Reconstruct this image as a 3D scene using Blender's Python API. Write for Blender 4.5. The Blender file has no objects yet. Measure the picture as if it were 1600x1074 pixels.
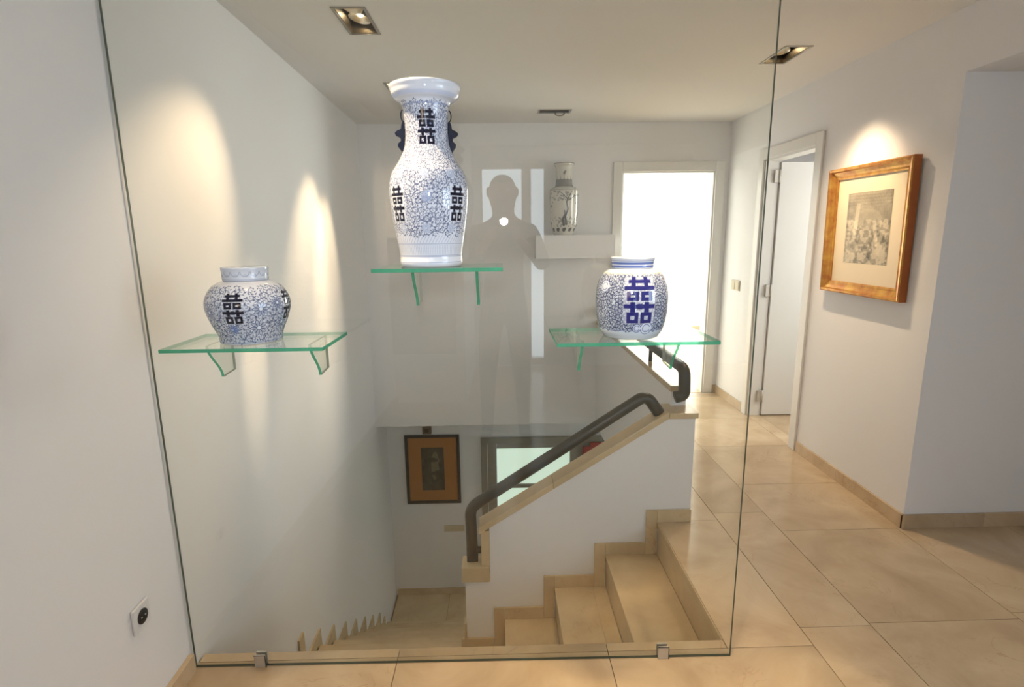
import bpy, bmesh, math, random
import numpy as np
from mathutils import Vector, Matrix

random.seed(7)
rng = np.random.default_rng(11)
scene = bpy.context.scene
COL = scene.collection
PI = math.pi

# ------------------------------------------------------------------ camera
F_PX = 846.39
cam_data = bpy.data.cameras.new('camera')
cam_data.sensor_fit = 'HORIZONTAL'
cam_data.sensor_width = 36.0
cam_data.lens = F_PX * 36.0 / 1600.0
cam_data.clip_start = 0.005
cam_data.clip_end = 60
cam = bpy.data.objects.new('view_camera', cam_data)
COL.objects.link(cam)
right = (0.99966454, -0.02316612, -0.01158191)
up = (0.01589653, 0.19575374, 0.98052423)
back = (-0.02044774, -0.98037942, 0.19605634)
cam.matrix_world = Matrix(((right[0], up[0], back[0], 0.0),
                           (right[1], up[1], back[1], 0.0),
                           (right[2], up[2], back[2], 1.45),
                           (0, 0, 0, 1)))
scene.camera = cam

# ------------------------------------------------------------------ world, daylight, exposure
world = bpy.data.worlds.new('world')
scene.world = world
world.use_nodes = True
bg = world.node_tree.nodes['Background']
bg.inputs['Color'].default_value = (0.72, 0.82, 1.0, 1)
bg.inputs['Strength'].default_value = 1.6

def area_light(name, loc, aim, sx, sy, power, color):
    d = bpy.data.lights.new(name, 'AREA')
    d.shape = 'RECTANGLE'; d.size = sx; d.size_y = sy
    d.energy = power; d.color = color
    o = bpy.data.objects.new(name, d)
    COL.objects.link(o)
    o.location = loc
    o.rotation_euler = (Vector(aim) - Vector(loc)).to_track_quat('-Z', 'Y').to_euler()
    return o

DAY = (0.78, 0.88, 1.0)
# daylight through the glazed terrace door behind the photographer
area_light('daylight_terrace_door', (0.07, -2.88, 1.12), (0.07, 0, 1.12), 0.74, 2.1, 10, DAY)
# daylight through the alcove window, right behind the photographer
area_light('daylight_alcove_window', (3.34, -0.9, 1.4), (0, -0.6, 1.2), 1.9, 1.15, 36, (0.72, 0.82, 1.0))
# daylight of the side room
area_light('daylight_side_room_window', (3.24, 3.3, 1.4), (2.0, 3.5, 1.0), 0.9, 1.15, 18, (1.0, 0.95, 0.88))
# daylight through the window of the bright room at the end of the corridor
area_light('daylight_bedroom_window', (3.40, 6.5, 1.45), (1.0, 6.5, 1.2), 1.9, 1.5, 330, (0.95, 0.97, 1.0))
# added fill light for the lower hall, set behind an invented window
area_light('fill_light_lower_hall', (2.94, 3.9, -1.25), (-1, 4.4, -1.3), 1.1, 1.1, 6, (0.95, 1.0, 0.95))

vs = scene.view_settings
vs.view_transform = 'Standard'
vs.look = 'None'
vs.gamma = 1.0
vs.use_curve_mapping = False
vs.exposure = 0.5
scene.cycles.use_denoising = True
scene.cycles.transparent_max_bounces = 24
scene.cycles.max_bounces = 9
scene.cycles.diffuse_bounces = 5
scene.cycles.glossy_bounces = 4
scene.cycles.sample_clamp_indirect = 6.0
scene.cycles.caustics_reflective = False
scene.cycles.caustics_refractive = False

# ------------------------------------------------------------------ materials
def nodes_of(name):
    m = bpy.data.materials.new(name)
    m.use_nodes = True
    nt = m.node_tree
    return m, nt, nt.nodes['Principled BSDF'], nt.nodes['Material Output']

def plain(name, color, rough=0.5, metal=0.0, spec=0.5, bump=0.0, bscale=60, vary=0.0, vscale=6, coat=0.0):
    m, nt, p, out = nodes_of(name)
    p.inputs['Base Color'].default_value = (*color, 1)
    p.inputs['Roughness'].default_value = rough
    p.inputs['Metallic'].default_value = metal
    p.inputs['Specular IOR Level'].default_value = spec
    p.inputs['Coat Weight'].default_value = coat
    tc = nt.nodes.new('ShaderNodeTexCoord')
    n = nt.nodes.new('ShaderNodeTexNoise')
    n.inputs['Scale'].default_value = vscale
    n.inputs['Detail'].default_value = 4
    nt.links.new(tc.outputs['Object'], n.inputs['Vector'])
    r = nt.nodes.new('ShaderNodeMapRange')
    r.inputs['To Min'].default_value = 1 - vary
    r.inputs['To Max'].default_value = 1 + vary
    nt.links.new(n.outputs['Fac'], r.inputs['Value'])
    mx = nt.nodes.new('ShaderNodeVectorMath'); mx.operation = 'SCALE'
    mx.inputs[0].default_value = color
    nt.links.new(r.outputs['Result'], mx.inputs['Scale'])
    nt.links.new(mx.outputs['Vector'], p.inputs['Base Color'])
    if bump > 0:
        n2 = nt.nodes.new('ShaderNodeTexNoise')
        n2.inputs['Scale'].default_value = bscale
        n2.inputs['Detail'].default_value = 3
        nt.links.new(tc.outputs['Object'], n2.inputs['Vector'])
        b = nt.nodes.new('ShaderNodeBump')
        b.inputs['Strength'].default_value = bump
        b.inputs['Distance'].default_value = 0.004
        nt.links.new(n2.outputs['Fac'], b.inputs['Height'])
        nt.links.new(b.outputs['Normal'], p.inputs['Normal'])
    return m

def stone(name, c1, c2, vein, rough=0.2, scale=3.0, per_object=0.10):
    """cream marble: cloudy tone, fine veins and a few small rust pits"""
    m, nt, p, out = nodes_of(name)
    L = nt.links.new
    geo = nt.nodes.new('ShaderNodeNewGeometry')
    oi = nt.nodes.new('ShaderNodeObjectInfo')
    off = nt.nodes.new('ShaderNodeVectorMath'); off.operation = 'MULTIPLY_ADD'
    cmb = nt.nodes.new('ShaderNodeCombineXYZ')
    L(oi.outputs['Random'], cmb.inputs[0]); L(oi.outputs['Random'], cmb.inputs[1])
    L(cmb.outputs[0], off.inputs[0]); off.inputs[1].default_value = (7, 13, 0)
    L(geo.outputs['Position'], off.inputs[2])
    n1 = nt.nodes.new('ShaderNodeTexNoise'); n1.inputs['Scale'].default_value = scale
    n1.inputs['Detail'].default_value = 6; n1.inputs['Roughness'].default_value = 0.6
    n1.inputs['Distortion'].default_value = 0.8
    L(off.outputs[0], n1.inputs['Vector'])
    r1 = nt.nodes.new('ShaderNodeValToRGB')
    r1.color_ramp.elements[0].position = 0.3; r1.color_ramp.elements[0].color = (*c1, 1)
    r1.color_ramp.elements[1].position = 0.7; r1.color_ramp.elements[1].color = (*c2, 1)
    L(n1.outputs['Fac'], r1.inputs['Fac'])
    n2 = nt.nodes.new('ShaderNodeTexNoise'); n2.inputs['Scale'].default_value = scale * 1.6
    n2.inputs['Detail'].default_value = 5; n2.inputs['Distortion'].default_value = 1.6
    L(off.outputs[0], n2.inputs['Vector'])
    sub = nt.nodes.new('ShaderNodeMath'); sub.operation = 'SUBTRACT'; sub.inputs[1].default_value = 0.5
    L(n2.outputs['Fac'], sub.inputs[0])
    ab = nt.nodes.new('ShaderNodeMath'); ab.operation = 'ABSOLUTE'; L(sub.outputs[0], ab.inputs[0])
    mr = nt.nodes.new('ShaderNodeMapRange'); mr.inputs['From Max'].default_value = 0.012
    mr.inputs['To Min'].default_value = 0.45; mr.inputs['To Max'].default_value = 0.0
    L(ab.outputs[0], mr.inputs['Value'])
    n3 = nt.nodes.new('ShaderNodeTexNoise'); n3.inputs['Scale'].default_value = scale * 0.9
    L(off.outputs[0], n3.inputs['Vector'])
    m3 = nt.nodes.new('ShaderNodeMapRange'); m3.inputs['From Min'].default_value = 0.5; m3.inputs['From Max'].default_value = 0.7
    L(n3.outputs['Fac'], m3.inputs['Value'])
    mul = nt.nodes.new('ShaderNodeMath'); mul.operation = 'MULTIPLY'
    L(mr.outputs[0], mul.inputs[0]); L(m3.outputs[0], mul.inputs[1])
    mix = nt.nodes.new('ShaderNodeMix'); mix.data_type = 'RGBA'
    L(mul.outputs[0], mix.inputs['Factor']); L(r1.outputs['Color'], mix.inputs['A'])
    mix.inputs['B'].default_value = (*vein, 1)
    pr = nt.nodes.new('ShaderNodeMapRange'); pr.inputs['To Min'].default_value = 1 - per_object; pr.inputs['To Max'].default_value = 1 + per_object
    L(oi.outputs['Random'], pr.inputs['Value'])
    sc = nt.nodes.new('ShaderNodeVectorMath'); sc.operation = 'SCALE'
    L(mix.outputs['Result'], sc.inputs[0]); L(pr.outputs[0], sc.inputs['Scale'])
    L(sc.outputs[0], p.inputs['Base Color'])
    p.inputs['Roughness'].default_value = rough
    return m

def emit(name, color, strength):
    m, nt, p, out = nodes_of(name)
    p.inputs['Base Color'].default_value = (*color, 1)
    p.inputs['Emission Color'].default_value = (*color, 1)
    p.inputs['Emission Strength'].default_value = strength
    return m

def clear_glass(name, tint, refl=0.04):
    """thin sheet: straight-through tint plus angle-dependent mirror reflection on each face"""
    m, nt, p, out = nodes_of(name)
    nt.nodes.remove(p)
    L = nt.links.new
    tr = nt.nodes.new('ShaderNodeBsdfTransparent'); tr.inputs['Color'].default_value = (*tint, 1)
    gl = nt.nodes.new('ShaderNodeBsdfGlossy'); gl.inputs['Roughness'].default_value = 0.0
    gl.inputs['Color'].default_value = (1, 1, 1, 1)
    lw = nt.nodes.new('ShaderNodeLayerWeight'); lw.inputs['Blend'].default_value = 0.5
    pw = nt.nodes.new('ShaderNodeMath'); pw.operation = 'POWER'; pw.inputs[1].default_value = 5.0
    L(lw.outputs['Facing'], pw.inputs[0])
    ma = nt.nodes.new('ShaderNodeMath'); ma.operation = 'MULTIPLY_ADD'
    L(pw.outputs[0], ma.inputs[0]); ma.inputs[1].default_value = 1 - refl; ma.inputs[2].default_value = refl
    mx = nt.nodes.new('ShaderNodeMixShader')
    L(ma.outputs[0], mx.inputs[0]); L(tr.outputs[0], mx.inputs[1]); L(gl.outputs[0], mx.inputs[2])
    L(mx.outputs[0], out.inputs['Surface'])
    return m

def edge_glass(name, color):
    m, nt, p, out = nodes_of(name)
    L = nt.links.new
    p.inputs['Base Color'].default_value = (*color, 1)
    p.inputs['Roughness'].default_value = 0.12
    tr = nt.nodes.new('ShaderNodeBsdfTransparent'); tr.inputs['Color'].default_value = (color[0] * 1.3, min(1, color[1] * 1.5), color[2] * 1.5, 1)
    tl = nt.nodes.new('ShaderNodeBsdfTranslucent'); tl.inputs['Color'].default_value = (*color, 1)
    m1 = nt.nodes.new('ShaderNodeMixShader'); m1.inputs[0].default_value = 0.35
    L(p.outputs[0], m1.inputs[1]); L(tl.outputs[0], m1.inputs[2])
    m2 = nt.nodes.new('ShaderNodeMixShader'); m2.inputs[0].default_value = 0.3
    L(m1.outputs[0], m2.inputs[1]); L(tr.outputs[0], m2.inputs[2])
    L(m2.outputs[0], out.inputs['Surface'])
    return m

def painted(name, rough=0.07, spec=0.5, coat=0.0):
    m, nt, p, out = nodes_of(name)
    a = nt.nodes.new('ShaderNodeAttribute'); a.attribute_name = 'paint'
    nt.links.new(a.outputs['Color'], p.inputs['Base Color'])
    p.inputs['Roughness'].default_value = rough
    p.inputs['Specular IOR Level'].default_value = spec
    p.inputs['Coat Weight'].default_value = coat
    return m

def gilt(name):
    m, nt, p, out = nodes_of(name)
    L = nt.links.new
    tc = nt.nodes.new('ShaderNodeTexCoord')
    n = nt.nodes.new('ShaderNodeTexNoise'); n.inputs['Scale'].default_value = 18; n.inputs['Detail'].default_value = 5
    L(tc.outputs['Object'], n.inputs['Vector'])
    r = nt.nodes.new('ShaderNodeValToRGB')
    r.color_ramp.elements[0].position = 0.32; r.color_ramp.elements[0].color = (0.40, 0.13, 0.03, 1)
    r.color_ramp.elements[1].position = 0.62; r.color_ramp.elements[1].color = (0.62, 0.34, 0.07, 1)
    L(n.outputs['Fac'], r.inputs['Fac'])
    L(r.outputs['Color'], p.inputs['Base Color'])
    p.inputs['Metallic'].default_value = 0.55
    p.inputs['Roughness'].default_value = 0.3
    return m

M = {}
M['plaster'] = plain('white_wall_paint', (0.79, 0.775, 0.772), 0.85, bump=0.06, bscale=90, vary=0.015, vscale=2)
M['ceiling'] = plain('ceiling_paint', (0.76, 0.745, 0.72), 0.9, vary=0.01, vscale=2)
M['stone'] = stone('cream_marble', (0.45, 0.325, 0.20), (0.59, 0.455, 0.30), (0.28, 0.16, 0.08), 0.17, per_object=0.13)
M['stair_stone'] = stone('cream_marble_stairs', (0.52, 0.39, 0.235), (0.63, 0.50, 0.32), (0.34, 0.19, 0.08), 0.2, per_object=0.05)
M['screed'] = plain('dark_joint_mortar', (0.22, 0.16, 0.10), 0.9)
M['white_lacquer'] = plain('white_door_lacquer', (0.74, 0.72, 0.68), 0.35, vary=0.01)
M['rail'] = plain('dark_grey_metal_paint', (0.035, 0.033, 0.028), 0.38, bump=0.15, bscale=120, vary=0.2, vscale=20)
M['steel'] = plain('brushed_steel', (0.58, 0.55, 0.50), 0.42, metal=0.6)
M['dark_bronze'] = plain('dark_bronze_metal', (0.16, 0.13, 0.09), 0.35, metal=0.9)
M['fixture_rim'] = plain('satin_nickel_rim', (0.42, 0.39, 0.33), 0.35, metal=0.9)
M['reflector'] = plain('polished_reflector', (0.85, 0.78, 0.65), 0.28, metal=1.0)
M['bulb_on'] = emit('halogen_glow', (1.0, 0.82, 0.55), 30)
M['bulb_off'] = plain('unlit_bulb_glass', (0.5, 0.47, 0.4), 0.1)
M['pane'] = clear_glass('clear_sheet_glass', (0.982, 0.984, 0.962), 0.040)
M['shelf_glass'] = clear_glass('clear_shelf_glass', (0.945, 0.97, 0.945), 0.045)
M['pane_edge'] = edge_glass('dark_glass_edge', (0.10, 0.12, 0.09))
M['green_edge'] = edge_glass('green_glass_edge', (0.10, 0.42, 0.28))
M['pale_edge'] = edge_glass('pale_glass_edge', (0.30, 0.33, 0.28))
M['porcelain'] = painted('blue_and_white_porcelain', 0.06, 0.5, 0.3)
M['print'] = painted('printed_paper', 0.35, 0.4)
M['navy_glaze'] = plain('dark_cobalt_glaze', (0.006, 0.008, 0.024), 0.08, coat=0.4)
M['porcelain_plain'] = plain('white_porcelain_glaze', (0.72, 0.75, 0.80), 0.06, coat=0.3)
M['gilt'] = gilt('gilded_wood')
M['red_wood'] = plain('reddish_gilt_side', (0.36, 0.11, 0.03), 0.35, metal=0.3, vary=0.15, vscale=12)
M['paper'] = plain('cream_mount_board', (0.74, 0.62, 0.44), 0.5, vary=0.03)
M['orange_mat'] = plain('orange_mount_board', (0.40, 0.16, 0.035), 0.6, vary=0.08)
M['black_frame'] = plain('black_frame_wood', (0.02, 0.018, 0.015), 0.4)
M['cream_plastic'] = plain('cream_plastic', (0.55, 0.48, 0.33), 0.4)
M['white_plastic'] = plain('white_plastic', (0.72, 0.71, 0.70), 0.35)
M['black_plastic'] = plain('black_plastic', (0.015, 0.015, 0.015), 0.45)
M['frosted_lit'] = emit('daylit_frosted_pane', (0.62, 0.78, 0.66), 0.55)
M['grey_wood'] = plain('grey_painted_wood', (0.30, 0.27, 0.21), 0.6, vary=0.06)
M['red_paint'] = plain('red_lacquer', (0.42, 0.035, 0.02), 0.5)
M['skin'] = plain('skin', (0.50, 0.30, 0.21), 0.5)
M['shirt'] = plain('dark_shirt_cloth', (0.10, 0.09, 0.085), 0.85)
M['trousers'] = plain('dark_trouser_cloth', (0.05, 0.05, 0.06), 0.9)
M['hair'] = plain('dark_hair', (0.03, 0.022, 0.018), 0.6)
M['eye'] = plain('eye_white', (0.7, 0.68, 0.65), 0.2)
M['flash'] = emit('flash_tube_glow', (0.92, 0.96, 1.0), 60)
M['cabinet'] = plain('grey_cabinet_lacquer', (0.33, 0.31, 0.28), 0.4)

# ------------------------------------------------------------------ mesh helpers
def wloc(o):
    v = Vector((0, 0, 0))
    while o is not None:
        v = v + o.location
        o = o.parent
    return v

def mesh_obj(name, verts, faces, mats, parent=None, smooth=False, fmat=None, origin=None):
    """verts in world coordinates; the origin is put at the middle of the base"""
    v = np.asarray(verts, float)
    if origin is None:
        lo, hi = v.min(0), v.max(0)
        origin = np.array([(lo[0] + hi[0]) / 2, (lo[1] + hi[1]) / 2, lo[2]])
    origin = np.asarray(origin, float)
    me = bpy.data.meshes.new(name)
    me.from_pydata([tuple(p) for p in (v - origin)], [], faces)
    if not isinstance(mats, (list, tuple)): mats = [mats]
    for m in mats: me.materials.append(m)
    if fmat is not None:
        for p, k in zip(me.polygons, fmat): p.material_index = k
    bm = bmesh.new(); bm.from_mesh(me)
    bmesh.ops.recalc_face_normals(bm, faces=bm.faces)
    bm.to_mesh(me); bm.free()
    if smooth:
        for p in me.polygons: p.use_smooth = True
    me.update()
    o = bpy.data.objects.new(name, me)
    COL.objects.link(o)
    if parent is not None:
        o.parent = parent
        o.location = Vector(origin) - wloc(parent)
    else:
        o.location = origin
    return o

BF = [(0, 3, 2, 1), (4, 5, 6, 7), (0, 1, 5, 4), (1, 2, 6, 5), (2, 3, 7, 6), (3, 0, 4, 7)]
def bverts(b):
    x0, x1, y0, y1, z0, z1 = b
    return [(x0, y0, z0), (x1, y0, z0), (x1, y1, z0), (x0, y1, z0), (x0, y0, z1), (x1, y0, z1), (x1, y1, z1), (x0, y1, z1)]

def bevel(o, w=0.003, seg=2):
    md = o.modifiers.new('edge_round', 'BEVEL')
    md.width = w; md.segments = seg; md.limit_method = 'ANGLE'; md.angle_limit = math.radians(40)
    md.harden_normals = False
    return o

def box(name, b, mat, parent=None, bev=0.0):
    o = mesh_obj(name, bverts(b), BF, mat, parent)
    if bev: bevel(o, bev)
    return o

def boxes(name, bl, mat, parent=None):
    V, Fc = [], []
    for b in bl:
        k = len(V)
        V += bverts(b); Fc += [tuple(i + k for i in f) for f in BF]
    return mesh_obj(name, V, Fc, mat, parent)

def prism(name, poly, axis, lo, hi, mat, parent=None, bev=0.0, mats=None, fmat=None):
    """polygon in the two other axes (order x,y,z without axis), extruded lo..hi along axis"""
    n = len(poly)
    def mk(p, t):
        q = list(p); q.insert(axis, t); return tuple(q)
    V = [mk(p, lo) for p in poly] + [mk(p, hi) for p in poly]
    Fc = [tuple(range(n)), tuple(range(n, 2 * n))[::-1]] + [(i, (i + 1) % n, n + (i + 1) % n, n + i) for i in range(n)]
    o = mesh_obj(name, V, Fc, mats or mat, parent, fmat=fmat)
    if bev: bevel(o, bev)
    return o

def fillet(pts, r, seg=6):
    out = [Vector(pts[0])]
    for i in range(1, len(pts) - 1):
        a, b, c = Vector(pts[i - 1]), Vector(pts[i]), Vector(pts[i + 1])
        d1, d2 = (a - b), (c - b)
        rr = min(r, d1.length * .49, d2.length * .49)
        p, q = b + d1.normalized() * rr, b + d2.normalized() * rr
        for k in range(seg + 1):
            t = k / seg
            out.append((1 - t) ** 2 * p + 2 * t * (1 - t) * b + t * t * q)
    out.append(Vector(pts[-1]))
    return out

def tube_data(path, r, n=16, closed=False):
    V, Fc = [], []
    path = [Vector(p) for p in path]
    prev = None
    for i, p in enumerate(path):
        if closed:
            t = (path[(i + 1) % len(path)] - path[i - 1]).normalized()
        else:
            t = (path[min(i + 1, len(path) - 1)] - path[max(i - 1, 0)]).normalized()
        if prev is None:
            a = Vector((0, 0, 1)) if abs(t.z) < .9 else Vector((1, 0, 0))
            u = t.cross(a).normalized()
        else:
            u = (prev - t * prev.dot(t)).normalized()
        prev = u
        w = t.cross(u)
        rr = r[i] if isinstance(r, (list, tuple)) else r
        for k in range(n):
            a = 2 * PI * k / n
            V.append(p + (u * math.cos(a) + w * math.sin(a)) * rr)
    m = len(path)
    for i in range(m if closed else m - 1):
        for k in range(n):
            a, b = i * n + k, i * n + (k + 1) % n
            j = (i + 1) % m
            Fc.append((a, b, j * n + (k + 1) % n, j * n + k))
    if not closed:
        Fc.append(tuple(range(n))[::-1]); Fc.append(tuple(range((m - 1) * n, m * n)))
    return V, Fc

def tube(name, path, r, mat, parent=None, n=16, closed=False):
    V, Fc = tube_data(path, r, n, closed)
    return mesh_obj(name, [tuple(v) for v in V], Fc, mat, parent, smooth=True)

def lathe(name, prof, centre, mat, parent=None, n=40, rot=None):
    """prof: (r, z) list from bottom to top"""
    V, Fc = [], []
    for r, z in prof:
        for k in range(n):
            a = 2 * PI * k / n
            v = Vector((r * math.cos(a), r * math.sin(a), z))
            if rot is not None: v = rot @ v
            V.append(tuple(v + Vector(centre)))
    for i in range(len(prof) - 1):
        for k in range(n):
            Fc.append((i * n + k, i * n + (k + 1) % n, (i + 1) * n + (k + 1) % n, (i + 1) * n + k))
    if prof[0][0] > 1e-6: Fc.append(tuple(range(n))[::-1])
    if prof[-1][0] > 1e-6: Fc.append(tuple(range((len(prof) - 1) * n, len(prof) * n)))
    return mesh_obj(name, V, Fc, mat, parent, smooth=True)

def thing(name, loc, label, cat, group=None):
    o = bpy.data.objects.new(name, None)
    o.empty_display_size = 0.05
    COL.objects.link(o)
    o.location = loc
    return tag(o, label, cat, group)

def tag(o, label=None, cat=None, group=None, kind=None):
    if label: o['label'] = label
    if cat: o['category'] = cat
    if group: o['group'] = group
    if kind: o['kind'] = kind
    return o

def struct(o, label=None, cat=None):
    return tag(o, label, cat, kind='structure')

# ------------------------------------------------------------------ the shell
CEIL = 2.37
XR = 1.98           # corridor wall
YB = 4.80           # wall at the end of the upper floor
YL = 5.30           # end wall of the lower hall
ZL = -2.39          # lower floor
ZS = -0.28          # underside of the upper slab
YV = 1.70           # near edge of the stair well
X0 = 0.79           # top nosing of the stairs
YP = 2.53           # face of the stair parapet
def xl(y): return -1.075 - 0.0297 * (y - 1.6)

# left wall, slightly out of square, down to the lower floor behind the well edge
T = 0.18
struct(prism('wall_left', [(xl(-1.35), -1.35), (xl(5.5), 5.5), (xl(5.5) - T, 5.5), (xl(-1.35) - T, -1.35)], 2, ZL - 0.1, CEIL, M['plaster']), 'long white plaster wall on the left running down the stair well', 'wall')
# rear part of the hall, behind the photographer
struct(boxes('wall_rear_left', [(-1.3, -0.36, -1.5, -1.35, 0, CEIL), (-0.46, -0.36, -2.7, -1.5, 0, CEIL)], M['plaster']), 'white wall behind the photographer carrying a picture', 'wall')
struct(boxes('wall_rear', [(-0.46, -0.30, -2.9, -2.7, 0, CEIL), (0.45, 3.3, -2.9, -2.7, 0, CEIL), (-0.30, 0.45, -2.9, -2.7, 2.2, CEIL)], M['plaster']), 'white rear wall with terrace door opening behind the photographer', 'wall')
struct(boxes('wall_alcove_side', [(3.1, 3.3, -2.7, -1.9, 0, CEIL), (3.1, 3.3, 0.1, 2.57, 0, CEIL), (3.1, 3.3, -1.9, 0.1, 0, 0.8), (3.1, 3.3, -1.9, 0.1, 2.0, CEIL)], M['plaster']), 'white wall on the far right side of the alcove', 'wall')
# corridor wall x = XR with a doorway, and the lintel that carries it on over the wide opening
DY0, DY1, DZ = 3.48, 4.15, 1.975
struct(boxes('wall_corridor', [(XR, XR + 0.1, 2.42, DY0, 0, CEIL), (XR, XR + 0.1, DY1, YB, 0, CEIL), (XR, XR + 0.1, DY0, DY1, DZ, CEIL)], M['plaster']), 'white corridor wall on the right with the gilt framed engraving', 'wall')
struct(boxes('wall_lintel', [(XR, XR + 0.16, -2.7, 2.42, 2.105, CEIL)], M['plaster']), 'white lintel above the wide opening on the right', 'wall')
struct(boxes('wall_alcove', [(XR + 0.1, 3.3, 2.42, 2.57, 0, CEIL)], M['plaster']), 'shaded white wall facing the camera at the far right', 'wall')
struct(boxes('ceiling_alcove', [(XR + 0.16, 3.1, -2.7, 2.42, 2.105, 2.2)], M['ceiling']), 'lowered ceiling of the alcove on the right', 'ceiling')
# side room behind the open door
struct(boxes('wall_side_room', [(3.1, 3.2, 2.57, 2.85, 0, CEIL), (3.1, 3.2, 3.75, 4.95, 0, CEIL), (3.1, 3.2, 2.85, 3.75, 0, 0.8), (3.1, 3.2, 2.85, 3.75, 2.0, CEIL), (XR + 0.1, 3.1, 4.80, 4.95, 0, CEIL)], M['plaster']), 'white walls of the side room behind the open door', 'wall')
struct(boxes('ceiling_side_room', [(XR + 0.1, 3.1, 2.57, 4.80, CEIL, CEIL + 0.1)], M['ceiling']), 'ceiling of the side room', 'ceiling')
# end wall of the upper floor with a doorway into the bright room
BX0, BX1, BZ = 1.06, 1.862, 1.972
struct(boxes('wall_back', [(xl(YB) - 0.02, BX0, YB, YB + 0.12, ZS, CEIL), (BX1, XR + 0.1, YB, YB + 0.12, ZS, CEIL), (BX0, BX1, YB, YB + 0.12, BZ, CEIL), (BX0, BX1, YB, YB + 0.12, ZS, -0.021)], M['plaster']), 'white end wall above the stair well with the bright doorway', 'wall')
# bright room
struct(boxes('wall_bright_room', [(0.2, 0.3, YB + 0.12, 8.0, 0, CEIL), (0.2, 3.5, 8.0, 8.1, 0, CEIL),
                                  (3.2, 3.3, YB + 0.15, 5.5, 0, CEIL), (3.2, 3.3, 7.5, 8.0, 0, CEIL), (3.2, 3.3, 5.5, 7.5, 0, 0.7), (3.2, 3.3, 5.5, 7.5, 2.2, CEIL),
                                  (2.1, 3.2, YB + 0.15, YB + 0.2, 0, CEIL)], M['plaster']), 'white walls of the sunlit room beyond the end doorway', 'wall')
struct(boxes('ceiling_bright_room', [(0.2, 3.3, YB + 0.12, 8.1, CEIL, CEIL + 0.1)], M['ceiling']), 'ceiling of the sunlit room', 'ceiling')

# lower hall
struct(boxes('wall_lower_back', [(-1.4, -0.16, YL, YL + 0.15, ZL, ZS), (0.95, 2.9, YL, YL + 0.15, ZL, ZS), (-0.16, 0.95, YL, YL + 0.15, -0.655, ZS)], M['plaster']), 'dim white end wall of the lower hall below the slab', 'wall')
struct(boxes('wall_lower_right', [(2.8, 2.9, 1.66, 3.3, ZL, ZS), (2.8, 2.9, 4.5, YL, ZL, ZS), (2.8, 2.9, 3.3, 4.5, ZL, -1.85), (2.8, 2.9, 3.3, 4.5, -0.65, ZS)], M['plaster']), 'right wall of the lower hall', 'wall')
struct(boxes('wall_lower_front', [(-1.25, 2.8, 1.56, 1.66, ZL, -0.26)], M['plaster']), 'wall of the lower hall below the glass screen', 'wall')
struct(boxes('ceiling_lower', [(-1.3, 2.9, YB + 0.12, YL + 0.15, ZS, ZS + 0.1), (0.97, 2.9, 1.7, YB + 0.12, ZS, ZS + 0.05)], M['ceiling']), 'underside of the upper slab over the lower hall', 'ceiling')

# ------------------------------------------------------------------ ceiling with holes for the recessed lamps
FIX = [  # centre x, centre y, half size x, half size y
    ('A', -0.603, 2.597, 0.060, 0.143),
    ('B', -0.620, 3.713, 0.060, 0.143),
    ('C', 0.435, 4.370, 0.115, 0.055),
    ('D', 1.530, 3.080, 0.060, 0.135),
    ('E', -0.590, 1.280, 0.060, 0.143),
    ('F', 0.420, 1.200, 0.060, 0.143),
    ('H', 1.400, 1.150, 0.060, 0.143),
    ('G', -0.720, -0.850, 0.060, 0.143),
]
def ceiling_mesh():
    xs = sorted(set([-1.35, XR] + [f[1] - f[3] for f in FIX] + [f[1] + f[3] for f in FIX]))
    ys = sorted(set([-2.9, YB + .01] + [f[2] - f[4] for f in FIX] + [f[2] + f[4] for f in FIX]))
    bl = []
    for i in range(len(xs) - 1):
        for j in range(len(ys) - 1):
            cx, cy = (xs[i] + xs[i + 1]) / 2, (ys[j] + ys[j + 1]) / 2
            if any(abs(cx - f[1]) < f[3] and abs(cy - f[2]) < f[4] for f in FIX): continue
            bl.append((xs[i], xs[i + 1], ys[j], ys[j + 1]))
    # merge runs along y
    V, Fc = [], []
    idx = {}
    def vid(x, y, z):
        k = (round(x, 5), round(y, 5), z)
        if k not in idx: idx[k] = len(V); V.append((x, y, z))
        return idx[k]
    for x0, x1, y0, y1 in bl:
        Fc.append((vid(x0, y0, CEIL), vid(x0, y1, CEIL), vid(x1, y1, CEIL), vid(x1, y0, CEIL)))
    top = [(-1.35, -2.9, CEIL + .16), (XR + .1, -2.9, CEIL + .16), (XR + .1, YB + .12, CEIL + .16), (-1.35, YB + .12, CEIL + .16)]
    k = len(V); V += top; Fc.append((k, k + 1, k + 2, k + 3))
    me = bpy.data.meshes.new('ceiling'); me.from_pydata(V, [], Fc); me.materials.append(M['ceiling'])
    o = bpy.data.objects.new('ceiling', me); COL.objects.link(o)
    return o
struct(ceiling_mesh(), 'smooth off white ceiling of the hall with recessed lamps', 'ceiling')

# ------------------------------------------------------------------ floors of marble slabs
floor = struct(boxes('floor', [(-1.07, 3.1, -2.7, YV, -0.26, -0.021), (X0 + .015, 3.1, YV, 2.42, -0.26, -0.021), (X0 + .015, XR + 0.1, 2.42, 2.53, -0.26, -0.021), (0.87, XR + 0.1, 2.53, YB, -0.26, -0.021)], M['screed']), 'polished cream marble slab floor of the upper hall', 'floor')
J = 0.0012
def tiles(parent, x_cols, y_rows_of, clip=None, mat='stone', z=0.0):
    for i in range(len(x_cols) - 1):
        ys = y_rows_of(i)
        for j in range(len(ys) - 1):
            x0, x1, y0, y1 = x_cols[i], x_cols[i + 1], ys[j], ys[j + 1]
            box('slab', (x0 + J, x1 - J, y0 + J, y1 - J, z - 0.02, z), M[mat], parent, 0.0008)
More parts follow.
